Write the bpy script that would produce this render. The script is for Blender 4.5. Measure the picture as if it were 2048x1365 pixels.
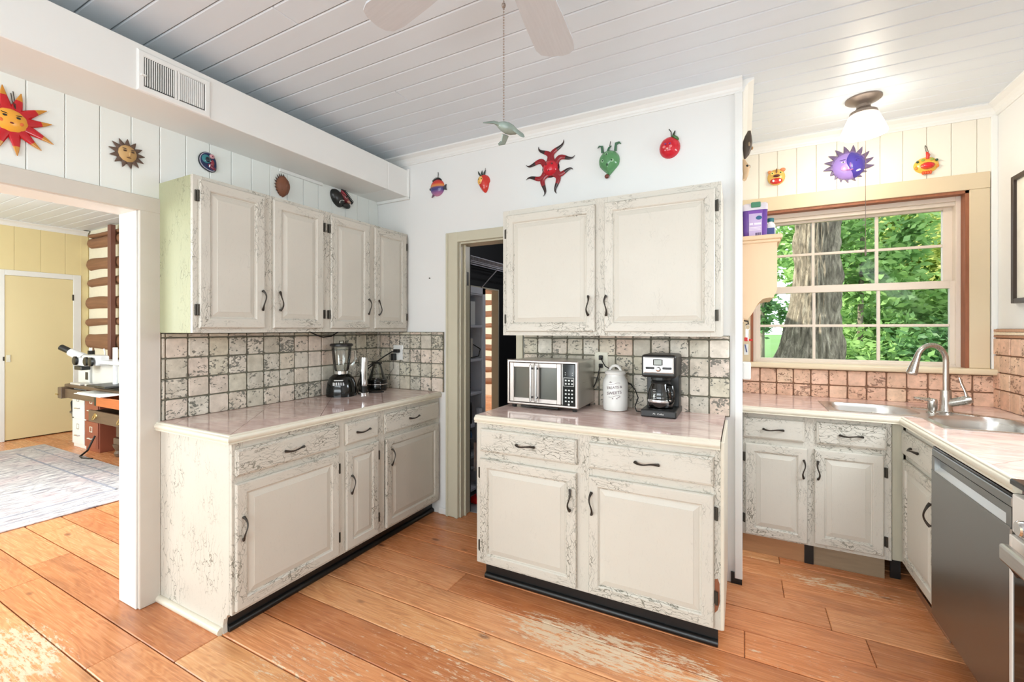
import bpy, bmesh, math, random
import numpy as np
from mathutils import Vector, Matrix, noise
random.seed(7)
D = bpy.data; SC = bpy.context.scene; COL = SC.collection
for o in list(D.objects): D.objects.remove(o)

# ------------------------------------------------ camera, world, lights, exposure
PX = 2048.0; FOC = 882.65; YAW = math.radians(27.494); CAMH = 1.39
cam = D.cameras.new('camera'); camo = D.objects.new('camera', cam); COL.objects.link(camo)
cam.sensor_fit = 'HORIZONTAL'; cam.sensor_width = 36.0; cam.lens = 36.0*FOC/PX
cam.shift_y = (658.95-682.5)/PX
camo.location = (0, 0, CAMH); camo.rotation_euler = (math.radians(90), 0, YAW); cam.clip_start = 0.02; cam.clip_end = 300
SC.camera = camo
SC.view_settings.view_transform = 'Standard'; SC.view_settings.look = 'None'
SC.view_settings.exposure = 0.92; SC.view_settings.gamma = 1.0; SC.view_settings.use_curve_mapping = False
SC.cycles.max_bounces = 6; SC.cycles.diffuse_bounces = 4; SC.cycles.glossy_bounces = 3; SC.cycles.transmission_bounces = 4; SC.cycles.transparent_max_bounces = 10
w = D.worlds.new('world'); SC.world = w; w.use_nodes = True
wb = w.node_tree.nodes['Background']; wb.inputs[0].default_value = (0.80, 0.90, 1.0, 1); wb.inputs[1].default_value = 1.6

def light(name, kind, loc, energy, color=(1, 1, 1), size=1, size_y=None, target=None, angle=None, radius=None, spread=None):
    l = D.lights.new(name, kind); l.energy = energy; l.color = color
    if kind == 'AREA':
        l.shape = 'RECTANGLE'; l.size = size; l.size_y = size_y or size
        if spread: l.spread = math.radians(spread)
    if angle: l.angle = math.radians(angle)
    if radius: l.shadow_soft_size = radius
    o = D.objects.new(name, l); COL.objects.link(o); o.location = loc
    if target is not None:
        o.rotation_euler = (Vector(target)-Vector(loc)).to_track_quat('-Z', 'Y').to_euler()
    return o
light('sun', 'SUN', (0, 0, 20), 4.6, (1, .95, .85), target=(1.6, .62, 20-1.05), angle=0.6)
# added daylight panels on the solid wall behind the camera; adjoining room's windows last
light('daylight_fill', 'AREA', (-1.0, -2.35, 1.0), 43, (.86, .945, 1), 3.0, 1.0, target=(-1.1, 0.9, 3.6))
light('daylight_fill', 'AREA', (-1.0, -2.35, 2.1), 37, (.86, .945, 1), 3.0, 0.9, target=(-1.0, 1.6, -0.9))
light('daylight_fill', 'AREA', (1.34, 2.15, 1.72), 23, (.86, .935, 1), 0.95, 0.85, target=(-1.6, 1.9, -0.7))  # added fill on the right wall for the left doors; no window there
light('daylight_fill', 'AREA', (-4.7, 2.55, 1.55), 44, (.88, .95, 1), 1.5, 1.4, target=(-4.4, -1, .6))
light('daylight_fill', 'AREA', (-5.6, -1.9, 1.5), 84, (.90, .97, .97), 3.2, 1.6, target=(-5.4, 5, 1.3))

# ------------------------------------------------ mesh helpers
class B:
    def __init__(s): s.bm = bmesh.new(); s.mi = 0
    def _v(s, pts): return [s.bm.verts.new(p) for p in pts]
    def f(s, vs, mi=None):
        try:
            fc = s.bm.faces.new(vs); fc.material_index = s.mi if mi is None else mi; return fc
        except ValueError: return None
    def box(s, x0, x1, y0, y1, z0, z1, bev=0, seg=1):
        v = s._v([(x, y, z) for z in (z0, z1) for y in (y0, y1) for x in (x0, x1)])
        fs = [s.f([v[i] for i in q]) for q in ((0, 2, 3, 1), (4, 5, 7, 6), (0, 1, 5, 4), (2, 6, 7, 3), (0, 4, 6, 2), (1, 3, 7, 5))]
        if bev:
            es = list({e for fc in fs for e in fc.edges})
            r = bmesh.ops.bevel(s.bm, geom=es, offset=bev, segments=seg, profile=.5, affect='EDGES')
            for fc in r['faces']: fc.material_index = s.mi
        return s
    def ring(s, c, u, w, ru, rw, n, ph=0):
        return [s.bm.verts.new(c+u*(ru*math.cos(ph+2*math.pi*i/n))+w*(rw*math.sin(ph+2*math.pi*i/n))) for i in range(n)]
    def skin(s, rings, cap0=True, cap1=True):
        n = len(rings[0])
        for a, b in zip(rings, rings[1:]):
            for i in range(n): s.f([a[i], a[(i+1) % n], b[(i+1) % n], b[i]])
        if cap0: s.f(list(reversed(rings[0])))
        if cap1: s.f(rings[-1])
        return s
    def cyl(s, p0, p1, r0, r1=None, n=16, cap=True):
        p0 = Vector(p0); p1 = Vector(p1); d = (p1-p0).normalized()
        u = d.orthogonal().normalized(); w_ = d.cross(u)
        r1 = r0 if r1 is None else r1
        return s.skin([s.ring(p0, u, w_, r0, r0, n), s.ring(p1, u, w_, r1, r1, n)], cap, cap)
    def lathe(s, prof, c=(0, 0, 0), n=24, cap=True, axis='z', sx=1, sy=1):
        c = Vector(c); rs = []
        for r, z in prof:
            if axis == 'z': rs.append([s.bm.verts.new(c+Vector((sx*r*math.cos(2*math.pi*i/n), sy*r*math.sin(2*math.pi*i/n), z))) for i in range(n)])
            elif axis == 'y': rs.append([s.bm.verts.new(c+Vector((sx*r*math.cos(2*math.pi*i/n), z, -sy*r*math.sin(2*math.pi*i/n)))) for i in range(n)])
            else: rs.append([s.bm.verts.new(c+Vector((z, sx*r*math.cos(2*math.pi*i/n), sy*r*math.sin(2*math.pi*i/n)))) for i in range(n)])
        return s.skin(rs, cap, cap)
    def tube(s, pts, r, n=8, flat=1.0, up=None, cap=True):
        pts = [Vector(p) for p in pts]; m = len(pts)
        rr = r if isinstance(r, (list, tuple)) else [r]*m
        rings = []; u = None
        for i, p in enumerate(pts):
            d = (pts[min(i+1, m-1)]-pts[max(i-1, 0)]).normalized()
            if up is not None:
                w_ = Vector(up); u = d.cross(w_)
                u = u.normalized() if u.length > 1e-6 else d.orthogonal().normalized(); w_ = u.cross(d)
            else:
                u = d.orthogonal().normalized() if u is None else (u-d*u.dot(d)).normalized(); w_ = d.cross(u)
            rings.append(s.ring(p, u, w_, rr[i], rr[i]*flat, n))
        return s.skin(rings, cap, cap)
    def prism(s, poly, axis, a, b, mi_side=None):
        def P(q, t): return {'z': (q[0], q[1], t), 'y': (q[0], t, q[1]), 'x': (t, q[0], q[1])}[axis]
        A = s._v([P(q, a) for q in poly]); Bv = s._v([P(q, b) for q in poly])
        s.f(list(reversed(A))); s.f(Bv); n = len(poly)
        for i in range(n): s.f([A[i], A[(i+1) % n], Bv[(i+1) % n], Bv[i]], mi_side)
        return s
    def ell(s, c, rx, ry, rz, nu=20, nv=10, lo=-90, hi=90):
        # pole along -y (towards the viewer of a wall piece)
        c = Vector(c); rs = []
        for j in range(nv+1):
            t = math.radians(lo+(hi-lo)*j/nv); ct = max(math.cos(t), 1e-3)
            rs.append([s.bm.verts.new(c+Vector((rx*ct*math.cos(2*math.pi*i/nu), -ry*math.sin(t), rz*ct*math.sin(2*math.pi*i/nu)))) for i in range(nu)])
        return s.skin(rs)
    def loops(s, x0, x1, z0, z1, ls, mv=0, mh=1, mc=2, cap=True):
        prev = None
        for ins, y in ls:
            v = s._v([(x0+ins, y, z0+ins), (x1-ins, y, z0+ins), (x1-ins, y, z1-ins), (x0+ins, y, z1-ins)])
            if prev:
                for i in range(4): s.f([prev[i], prev[(i+1) % 4], v[(i+1) % 4], v[i]], (mh, mv, mh, mv)[i])
            prev = v
        if cap: s.f(prev, mc)
        return s
    def obj(s, name, mats, parent=None, loc=None, smooth=False, ang=35, rz=None, rot=None):
        bmesh.ops.recalc_face_normals(s.bm, faces=s.bm.faces)
        if smooth:
            ca = math.radians(ang)
            for fc in s.bm.faces: fc.smooth = True
            for e in s.bm.edges:
                e.smooth = not (len(e.link_faces) == 2 and e.calc_face_angle(0) > ca)
        me = D.meshes.new(name); s.bm.to_mesh(me); s.bm.free()
        return mk(name, me, mats, parent, loc, rz, rot)
def mk(name, me, mats, parent=None, loc=None, rz=None, rot=None):
    o = D.objects.new(name, me); COL.objects.link(o)
    if mats is not None and len(me.materials) == 0:
        for m in (mats if isinstance(mats, (list, tuple)) else [mats]): me.materials.append(m)
    if parent: o.parent = parent
    if loc is not None: o.location = loc
    if rz is not None: o.rotation_euler = (0, 0, rz)
    if rot is not None: o.rotation_euler = rot
    return o
def tag(o, label=None, cat=None, group=None, kind=None):
    for k, v in (('label', label), ('category', cat), ('group', group), ('kind', kind)):
        if v: o[k] = v
    return o
def thing(name, label, cat, loc=(0, 0, 0), rz=0, group=None):
    o = D.objects.new(name, None); COL.objects.link(o); o.location = loc; o.rotation_euler = (0, 0, rz); o.empty_display_size = .05
    return tag(o, label, cat, group)
def struct(o, label=None, cat=None): o['kind'] = 'structure'; return tag(o, label, cat)
def box(name, m, x0, x1, y0, y1, z0, z1, parent=None, bev=0, seg=1): return B().box(x0, x1, y0, y1, z0, z1, bev, seg).obj(name, m, parent)
def text_mesh(body, size, shear=0):
    c = D.curves.new('txt', 'FONT'); c.body = body; c.size = size; c.align_x = 'CENTER'; c.align_y = 'CENTER'; c.shear = shear
    c.resolution_u = 3; c.extrude = 0.0004
    o = D.objects.new('txt', c); COL.objects.link(o)
    bpy.context.view_layer.update()
    me = D.meshes.new_from_object(o); D.objects.remove(o); D.curves.remove(c); me.materials.clear()
    return me
R = math.radians

# ------------------------------------------------ materials
def node(nt, t, ins=None, **pr):
    n = nt.nodes.new('ShaderNode'+t)
    for k, v in pr.items(): setattr(n, k, v)
    for k, v in (ins or {}).items():
        if isinstance(v, bpy.types.NodeSocket): nt.links.new(v, n.inputs[k])
        else: n.inputs[k].default_value = v
    return n
def c4(c): return (c[0], c[1], c[2], 1)
def s2l(r, g, b):
    f_ = lambda c: (c/255/12.92) if c/255 <= .04045 else ((c/255+.055)/1.055)**2.4
    return (f_(r), f_(g), f_(b))
def mixc(nt, f, a, b, blend='MIX'):
    n = nt.nodes.new('ShaderNodeMix'); n.data_type = 'RGBA'; n.blend_type = blend
    for i, v in ((0, f), (6, a), (7, b)):
        if isinstance(v, bpy.types.NodeSocket): nt.links.new(v, n.inputs[i])
        else: n.inputs[i].default_value = v if i == 0 else c4(v)
    return n.outputs[2]
def mth(nt, op, a, b=0.0, clamp=False): return node(nt, 'Math', {0: a, 1: b}, operation=op, use_clamp=clamp).outputs[0]
def ramp(nt, fac, stops, interp='LINEAR'):
    n = node(nt, 'ValToRGB', {0: fac}); cr = n.color_ramp; cr.interpolation = interp
    while len(cr.elements) < len(stops): cr.elements.new(.5)
    for e, (p, c) in zip(cr.elements, stops): e.position = p; e.color = c4(c) if isinstance(c, tuple) else (c, c, c, 1)
    return n.outputs[0]
def mapped(nt, src, scale, rnd=True):
    v = src
    if rnd:
        oi = node(nt, 'ObjectInfo'); r3 = node(nt, 'CombineXYZ', {0: mth(nt, 'MULTIPLY', oi.outputs['Random'], 37.0), 1: mth(nt, 'MULTIPLY', oi.outputs['Random'], 91.0), 2: mth(nt, 'MULTIPLY', oi.outputs['Random'], 53.0)})
        v = node(nt, 'VectorMath', {0: v, 1: r3.outputs[0]}, operation='ADD').outputs[0]
    return node(nt, 'Mapping', {0: v, 3: scale}).outputs[0]
def new(name, base=(.8, .8, .8), rough=.5, metal=0.0, **kw):
    m = D.materials.new(name); m.use_nodes = True; nt = m.node_tree; b = nt.nodes['Principled BSDF']
    b.inputs['Base Color'].default_value = c4(base); b.inputs['Roughness'].default_value = rough; b.inputs['Metallic'].default_value = metal
    for k, v in kw.items(): b.inputs[k.replace('_', ' ')].default_value = v
    return m
def fine(name, base, rough=.5, metal=0.0, var=.06, scale=8.0, bump=.0, stretch=(1, 1, 1), **kw):
    # plain colour with slight mottling and optional relief
    m = new(name, base, rough, metal, **kw); nt = m.node_tree; b = nt.nodes['Principled BSDF']
    tc = node(nt, 'TexCoord').outputs['Object']; mp = mapped(nt, tc, stretch)
    n = node(nt, 'TexNoise', {'Vector': mp, 'Scale': scale, 'Detail': 4.0}).outputs[0]
    nt.links.new(mixc(nt, n, tuple(c*(1-var) for c in base), tuple(min(1, c*(1+var)) for c in base)), b.inputs['Base Color'])
    if bump: nt.links.new(node(nt, 'Bump', {'Strength': bump, 'Distance': .004, 'Height': n}).outputs[0], b.inputs['Normal'])
    return m
def paint(name, base, cs, amount, width, dark, hair=.25, hs=(260, 260, 5), rough=.42, gate=(.42, .6)):
    """distressed crackle paint; cs = crack cell frequency along local x,y,z"""
    m = new(name, base, rough); nt = m.node_tree; b = nt.nodes['Principled BSDF']
    tc = node(nt, 'TexCoord').outputs['Object']; v = mapped(nt, tc, (1, 1, 1))
    dn = node(nt, 'TexNoise', {'Vector': v, 'Scale': 14.0, 'Detail': 3.0}).outputs[1]
    dv = node(nt, 'VectorMath', {0: dn, 1: (.5, .5, .5)}, operation='SUBTRACT').outputs[0]
    dv = node(nt, 'VectorMath', {0: dv, 'Scale': .07}, operation='SCALE').outputs[0]
    v2 = node(nt, 'VectorMath', {0: v, 1: dv}, operation='ADD').outputs[0]
    vo = node(nt, 'TexVoronoi', {'Vector': node(nt, 'Mapping', {0: v2, 3: cs}).outputs[0], 'Scale': 1.0}, feature='DISTANCE_TO_EDGE').outputs['Distance']
    crack = ramp(nt, vo, [(0, 1.0), (width*.45, 1.0), (width, 0.0)])
    gt = ramp(nt, node(nt, 'TexNoise', {'Vector': node(nt, 'Mapping', {0: v, 3: tuple(max(2.5, c*.10) for c in cs)}).outputs[0], 'Scale': 1.0, 'Detail': 5.0, 'Roughness': .65}).outputs[0], [(gate[0], 0.0), (gate[1], 1.0)])
    cr = mth(nt, 'MULTIPLY', mth(nt, 'MULTIPLY', crack, gt), amount, True)
    hn = node(nt, 'TexNoise', {'Vector': node(nt, 'Mapping', {0: v2, 3: hs}).outputs[0], 'Scale': 1.0, 'Detail': 2.0}).outputs[0]
    hl = mth(nt, 'MULTIPLY', ramp(nt, hn, [(.30, 1.0), (.40, 0.0)]), hair)
    blot = node(nt, 'TexNoise', {'Vector': v, 'Scale': 3.5, 'Detail': 3.0}).outputs[0]
    col = mixc(nt, blot, tuple(c*.93 for c in base), tuple(min(1, c*1.05) for c in base))
    col = mixc(nt, hl, col, tuple(c*.55 for c in base))
    col = mixc(nt, cr, col, dark)
    nt.links.new(col, b.inputs['Base Color'])
    hgt = mth(nt, 'SUBTRACT', 1.0, mth(nt, 'ADD', cr, mth(nt, 'MULTIPLY', hl, .3)))
    nt.links.new(node(nt, 'Bump', {'Strength': .35, 'Distance': .0015, 'Height': hgt}).outputs[0], b.inputs['Normal'])
    return m
CREAM = s2l(213, 208, 196); CRK = s2l(92, 90, 72)
m_pv = paint('crackle paint upright', CREAM, (75, 75, 13), .75, .065, CRK, .25, gate=(.46, .60))
m_ph = paint('crackle paint level', CREAM, (11, 60, 75), .75, .065, CRK, .25, (5, 260, 260), gate=(.47, .60))
m_pp = paint('cream paint panel', CREAM, (40, 40, 9), .25, .03, CRK, .10, gate=(.6, .7))
m_ps = paint('crackle paint side', CREAM, (50, 34, 7), .7, .032, CRK, .2, gate=(.48, .58))
m_ps_greenlit = paint('crackle paint side green light', s2l(174, 176, 142), (50, 34, 7), .7, .034, CRK, .2, gate=(.46, .57))  # green foliage light put into the colour of the cabinet side
m_nose = fine('cream nosing paint', s2l(222, 214, 196), .35, var=.06, scale=30)
m_wall = fine('white wall paint', s2l(236, 236, 233), .55, var=.015, scale=3)
m_board = fine('white board paint', s2l(238, 241, 236), .42, var=.02, scale=4)
m_wboard = fine('warm white board paint', s2l(238, 232, 218), .45, var=.02, scale=4)
m_ceil = fine('ceiling board paint', s2l(224, 231, 237), .40, var=.02, scale=5, stretch=(.4, 3, 3))
m_trimw = fine('white trim paint', s2l(238, 238, 234), .4, var=.015)
m_greige = fine('greige trim paint', s2l(212, 205, 194), .45, var=.04, scale=10)
m_door = fine('olive cream trim paint', s2l(205, 199, 176), .42, var=.03, scale=10)
m_tan = fine('tan casing paint', s2l(218, 200, 168), .5, var=.03, scale=6)
m_stool = fine('tan sill paint', s2l(226, 208, 176), .35, var=.03, scale=6)
m_vinyl = fine('almond vinyl', s2l(228, 214, 198), .4, var=.01)
m_brown = fine('reddish brown wood', s2l(150, 92, 62), .55, var=.3, scale=14, stretch=(6, 6, .6))
m_soffit = fine('soffit paint', s2l(238, 238, 234), .5, var=.012)
m_yellow = fine('pale yellow wall paint', s2l(236, 219, 166), .5, var=.02)
m_ydoor = fine('pale yellow door paint', s2l(232, 216, 168), .45, var=.025, scale=3)
m_black = new('black toe kick', (.008, .009, .009), .3)
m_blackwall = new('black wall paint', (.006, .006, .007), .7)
m_bronze = fine('dark bronze', s2l(62, 56, 50), .35, .6, var=.2, scale=40)
m_hinge = fine('black hinge iron', s2l(70, 66, 58), .45, .5, var=.2, scale=60)
m_grout = fine('dark grout', s2l(122, 119, 104), .9, var=.15, scale=60)
m_groutb = fine('brown grout', s2l(140, 105, 82), .9, var=.15, scale=60)
m_groutc = new('counter grout', s2l(150, 120, 112), .7)
m_white = new('white plastic', s2l(240, 240, 236), .35)
m_ivory = new('ivory plastic', s2l(232, 230, 212), .4)
m_ceramic = fine('white ceramic', s2l(240, 239, 234), .18, var=.02, scale=8)
m_bp = fine('black plastic', s2l(32, 32, 31), .35, var=.1, scale=20)
m_bg = new('black gloss', s2l(14, 15, 14), .08)
m_cord = new('black cord', s2l(25, 25, 24), .5)
m_chrome = new('chrome', (.75, .75, .75), .15, 1.0)
m_red = new('red plastic', s2l(200, 30, 25), .35)
def brushed(name, base, rough, st=(2, 2, 300), var=.12):
    m = new(name, base, rough, 1.0); nt = m.node_tree; b = nt.nodes['Principled BSDF']
    tc = node(nt, 'TexCoord').outputs['Object']
    n = node(nt, 'TexNoise', {'Vector': node(nt, 'Mapping', {0: tc, 3: st}).outputs[0], 'Scale': 1.0, 'Detail': 3.0}).outputs[0]
    nt.links.new(mth(nt, 'ADD', mth(nt, 'MULTIPLY', n, var), rough-var/2), b.inputs['Roughness'])
    nt.links.new(mixc(nt, n, tuple(c*.9 for c in base), tuple(min(1, c*1.06) for c in base)), b.inputs['Base Color'])
    return m
m_steel = brushed('brushed steel', (.62, .60, .57), .30)
m_nickel = brushed('brushed nickel', (.50, .47, .43), .28, (200, 200, 3))
m_dsteel = brushed('dark stainless', (.30, .305, .30), .34, (3, 300, 3))
m_ovst = brushed('warm stainless', (.60, .55, .52), .33, (3, 3, 200))
def glassy(name, tint=(1, 1, 1), refl=1.0, rough=.02, op=0.0):
    m = D.materials.new(name); m.use_nodes = True; nt = m.node_tree; nt.nodes.clear()
    out = node(nt, 'OutputMaterial'); tr = node(nt, 'BsdfTransparent', {0: c4(tint)}); gl = node(nt, 'BsdfGlossy', {0: (1, 1, 1, 1), 'Roughness': rough})
    fr = node(nt, 'Fresnel', {0: 1.45}); fac = mth(nt, 'ADD', mth(nt, 'MULTIPLY', fr.outputs[0], refl), op, True)
    mx = node(nt, 'MixShader', {0: fac, 1: tr.outputs[0], 2: gl.outputs[0]}); nt.links.new(mx.outputs[0], out.inputs[0]); return m
m_pane = glassy('window glass', (.97, .985, .97), .09)
m_glass = glassy('clear glass', (.90, .93, .91), 1.4, .03, .03)
m_smoke = glassy('smoked glass', (.62, .62, .60), 1.3, .03, .02)

def wood_floor():
    m = new('orange pine floor', (.5, .25, .1), .3); nt = m.node_tree; b = nt.nodes['Principled BSDF']
    tc = node(nt, 'TexCoord').outputs['Object']; oi = node(nt, 'ObjectInfo'); pos = node(nt, 'NewGeometry').outputs['Position']
    v = mapped(nt, tc, (1, 1, 1))
    wv = node(nt, 'TexNoise', {'Vector': node(nt, 'Mapping', {0: v, 3: (1.2, 9, 9)}).outputs[0], 'Scale': 1.0, 'Detail': 3.0, 'Distortion': 1.2}).outputs[0]
    ringv = mth(nt, 'ADD', mth(nt, 'MULTIPLY', mth(nt, 'SINE', mth(nt, 'MULTIPLY', wv, 70.0)), .5), .5)
    fib = node(nt, 'TexNoise', {'Vector': node(nt, 'Mapping', {0: v, 3: (5, 160, 160)}).outputs[0], 'Scale': 1.0, 'Detail': 4.0}).outputs[0]
    g = mth(nt, 'ADD', mth(nt, 'MULTIPLY', ringv, .18), mth(nt, 'MULTIPLY', fib, .82))
    col = ramp(nt, g, [(.22, s2l(190, 132, 95)), (.5, s2l(226, 168, 125)), (.78, s2l(241, 195, 155))])
    tint = ramp(nt, oi.outputs['Random'], [(0, s2l(216, 180, 150)), (.3, s2l(255, 236, 216)), (.55, s2l(238, 200, 168)), (.8, s2l(255, 240, 220)), (1, s2l(255, 252, 226))])
    col = mixc(nt, 1.0, col, tint, 'MULTIPLY')
    # knots
    kv = node(nt, 'TexVoronoi', {'Vector': node(nt, 'Mapping', {0: v, 3: (3.0, 6.5, 6.5)}).outputs[0], 'Scale': 1.0}).outputs['Distance']
    kn = ramp(nt, kv, [(0, 1.0), (.06, .9), (.12, 0.0)])
    col = mixc(nt, mth(nt, 'MULTIPLY', kn, .75), col, s2l(98, 56, 38))
    # smudges
    sm = ramp(nt, node(nt, 'TexNoise', {'Vector': node(nt, 'Mapping', {0: v, 3: (2, 7, 7)}).outputs[0], 'Scale': 1.0, 'Detail': 6.0}).outputs[0], [(.55, 0.0), (.75, .5)])
    col = mixc(nt, sm, col, s2l(140, 88, 62))
    # worn-off finish: patches and flecks left in the places where feet pass
    tot = None
    for (x, y, rx, ry, a) in [(-.62, 1.88, .42, .13, 1.05), (-.30, 1.92, .35, .12, .9), (-1.0, 1.86, .25, .10, .55), (-1.55, 1.2, .35, .22, .72), (-1.25, 1.5, .4, .28, .58), (-.9, 1.55, .4, .25, .7),
                              (-2.75, .70, .35, .14, 1.0), (-1.7, 1.75, .5, .25, .42), (.45, 2.93, .28, .07, .9), (.2, 3.1, .3, .06, .5), (.25, 2.2, .35, .16, .55), (-.1, 1.7, .4, .3, .6), (.6, 2.45, .2, .12, .35)]:
        d = node(nt, 'VectorMath', {0: pos, 1: (-x, -y, 0)}, operation='ADD').outputs[0]
        d = node(nt, 'VectorMath', {0: d, 1: (1/rx, 1/ry, 0)}, operation='MULTIPLY').outputs[0]
        L = node(nt, 'VectorMath', {0: d}, operation='LENGTH').outputs['Value']
        q = mth(nt, 'MULTIPLY', mth(nt, 'SUBTRACT', 1.6, L, True), a)
        tot = q if tot is None else mth(nt, 'MAXIMUM', tot, q)
    fl = node(nt, 'TexNoise', {'Vector': node(nt, 'Mapping', {0: pos, 3: (13, 60, 1)}).outputs[0], 'Scale': 1.0, 'Detail': 9.0, 'Roughness': .78}).outputs[0]
    wr = ramp(nt, mth(nt, 'ADD', fl, mth(nt, 'MULTIPLY', mth(nt, 'SUBTRACT', tot, 1.0), .27)), [(.462, 0.0), (.507, 1.0)])
    wcol = mixc(nt, fib, s2l(214, 184, 150), s2l(240, 224, 196))
    col = mixc(nt, mth(nt, 'MULTIPLY', wr, .88), col, wcol)
    nt.links.new(col, b.inputs['Base Color'])
    nt.links.new(mth(nt, 'ADD', mth(nt, 'ADD', .20, mth(nt, 'MULTIPLY', fib, .12)), mth(nt, 'MULTIPLY', wr, .25)), b.inputs['Roughness'])
    hg = mth(nt, 'SUBTRACT', mth(nt, 'MULTIPLY', fib, .5), mth(nt, 'MULTIPLY', wr, .5))
    nt.links.new(node(nt, 'Bump', {'Strength': .25, 'Distance': .002, 'Height': hg}).outputs[0], b.inputs['Normal'])
    return m
m_floor = wood_floor()
def stone_tile(name, cols, pit, pitcol):
    m = new(name, cols[0], .6); nt = m.node_tree; b = nt.nodes['Principled BSDF']
    oi = node(nt, 'ObjectInfo').outputs['Random']; tc = node(nt, 'TexCoord').outputs['Object']; v = mapped(nt, tc, (1, 1, 1))
    base = ramp(nt, oi, [(i/(len(cols)-1), c) for i, c in enumerate(cols)])
    cl = node(nt, 'TexNoise', {'Vector': v, 'Scale': 22.0, 'Detail': 6.0, 'Roughness': .6}).outputs[0]
    col = mixc(nt, ramp(nt, cl, [(.35, 0.0), (.7, 1.0)]), mixc(nt, 1.0, base, (.80, .78, .74), 'MULTIPLY'), mixc(nt, 1.0, base, (1.10, 1.08, 1.06), 'MULTIPLY'))
    r2 = mth(nt, 'FRACT', mth(nt, 'MULTIPLY', oi, 17.3))
    pn = node(nt, 'TexNoise', {'Vector': node(nt, 'Mapping', {0: v, 3: (1, 1, 1.5)}).outputs[0], 'Scale': 52.0, 'Detail': 5.0, 'Roughness': .6, 'Distortion': .6}).outputs[0]
    big = node(nt, 'TexNoise', {'Vector': v, 'Scale': 17.0, 'Detail': 3.0}).outputs[0]
    s_ = mth(nt, 'ADD', mth(nt, 'ADD', pn, mth(nt, 'MULTIPLY', mth(nt, 'SUBTRACT', big, .5), .55)), mth(nt, 'MULTIPLY', mth(nt, 'SUBTRACT', r2, .5), .16))
    p = ramp(nt, s_, [(pit, 0.0), (pit+.03, 1.0)])
    col = mixc(nt, mth(nt, 'MULTIPLY', p, .85), col, pitcol); nt.links.new(col, b.inputs['Base Color'])
    nt.links.new(node(nt, 'Bump', {'Strength': .6, 'Distance': .003, 'Height': mth(nt, 'SUBTRACT', 1.0, p)}).outputs[0], b.inputs['Normal'])
    return m
m_tile = stone_tile('tumbled travertine', [s2l(216, 210, 190), s2l(230, 217, 205), s2l(224, 219, 201), s2l(208, 203, 190), s2l(238, 232, 220), s2l(222, 202, 186)], .588, s2l(104, 104, 94))
m_tilep = stone_tile('tumbled pink travertine', [s2l(236, 198, 172), s2l(232, 190, 166), s2l(240, 208, 180), s2l(228, 186, 160), s2l(242, 206, 184)], .615, s2l(140, 104, 84))
def counter():
    m = new('mauve stone counter tile', s2l(205, 182, 178), .10); nt = m.node_tree; b = nt.nodes['Principled BSDF']
    pos = node(nt, 'NewGeometry').outputs['Position']; oi = node(nt, 'ObjectInfo').outputs['Random']; v = mapped(nt, pos, (1, 1, 1))
    n1 = node(nt, 'TexNoise', {'Vector': node(nt, 'Mapping', {0: v, 2: (0, 0, .8), 3: (5, 15, 8)}).outputs[0], 'Scale': 1.0, 'Detail': 8.0, 'Roughness': .62, 'Distortion': .8}).outputs[0]
    col = ramp(nt, n1, [(.25, s2l(196, 172, 166)), (.45, s2l(218, 197, 191)), (.6, s2l(232, 214, 208)), (.8, s2l(240, 226, 218))])
    tint = ramp(nt, oi, [(0, s2l(250, 236, 232)), (1, s2l(255, 252, 246))])
    nt.links.new(mixc(nt, 1.0, col, tint, 'MULTIPLY'), b.inputs['Base Color'])
    return m
m_counter = counter()
def bark():
    m = new('oak bark', (.3, .27, .23), .9); nt = m.node_tree; b = nt.nodes['Principled BSDF']
    tc = node(nt, 'TexCoord').outputs['Object']
    n = node(nt, 'TexNoise', {'Vector': node(nt, 'Mapping', {0: tc, 3: (9, 9, 2)}).outputs[0], 'Scale': 2.0, 'Detail': 8.0, 'Roughness': .7, 'Distortion': .6}).outputs[0]
    nt.links.new(ramp(nt, n, [(.3, s2l(70, 62, 54)), (.5, s2l(128, 116, 100)), (.72, s2l(190, 176, 156))]), b.inputs['Base Color'])
    nt.links.new(node(nt, 'Bump', {'Strength': .8, 'Distance': .03, 'Height': n}).outputs[0], b.inputs['Normal'])
    return m
m_bark = bark()
def leaf(name, a, bcol):
    m = new(name, a, .5); nt = m.node_tree; b = nt.nodes['Principled BSDF']; out = nt.nodes['Material Output']
    rnd = node(nt, 'TexNoise', {'Vector': node(nt, 'TexCoord').outputs['Object'], 'Scale': 2.2, 'Detail': 3.0}).outputs[0]
    col = ramp(nt, rnd, [(.33, a), (.66, bcol)]); nt.links.new(col, b.inputs['Base Color'])
    tl = node(nt, 'BsdfTranslucent', {0: col}); mx = node(nt, 'MixShader', {0: .45, 1: b.outputs[0], 2: tl.outputs[0]}); nt.links.new(mx.outputs[0], out.inputs[0]); return m
m_leaf1 = leaf('maple leaves', s2l(104, 148, 78), s2l(172, 204, 124))
m_leaf2 = leaf('deep green leaves', s2l(74, 116, 72), s2l(122, 164, 100))
m_leaf3 = leaf('yellow green leaves', s2l(164, 188, 96), s2l(220, 218, 140))
m_grass = fine('lawn grass', s2l(84, 120, 52), .9, var=.3, scale=3, bump=.3)
m_log = fine('hewn log wood', s2l(140, 100, 72), .7, var=.4, scale=3, bump=.5, stretch=(1, 14, 14))
m_chink = fine('cream chinking', s2l(236, 230, 208), .85, var=.05, scale=20, bump=.3)
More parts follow.
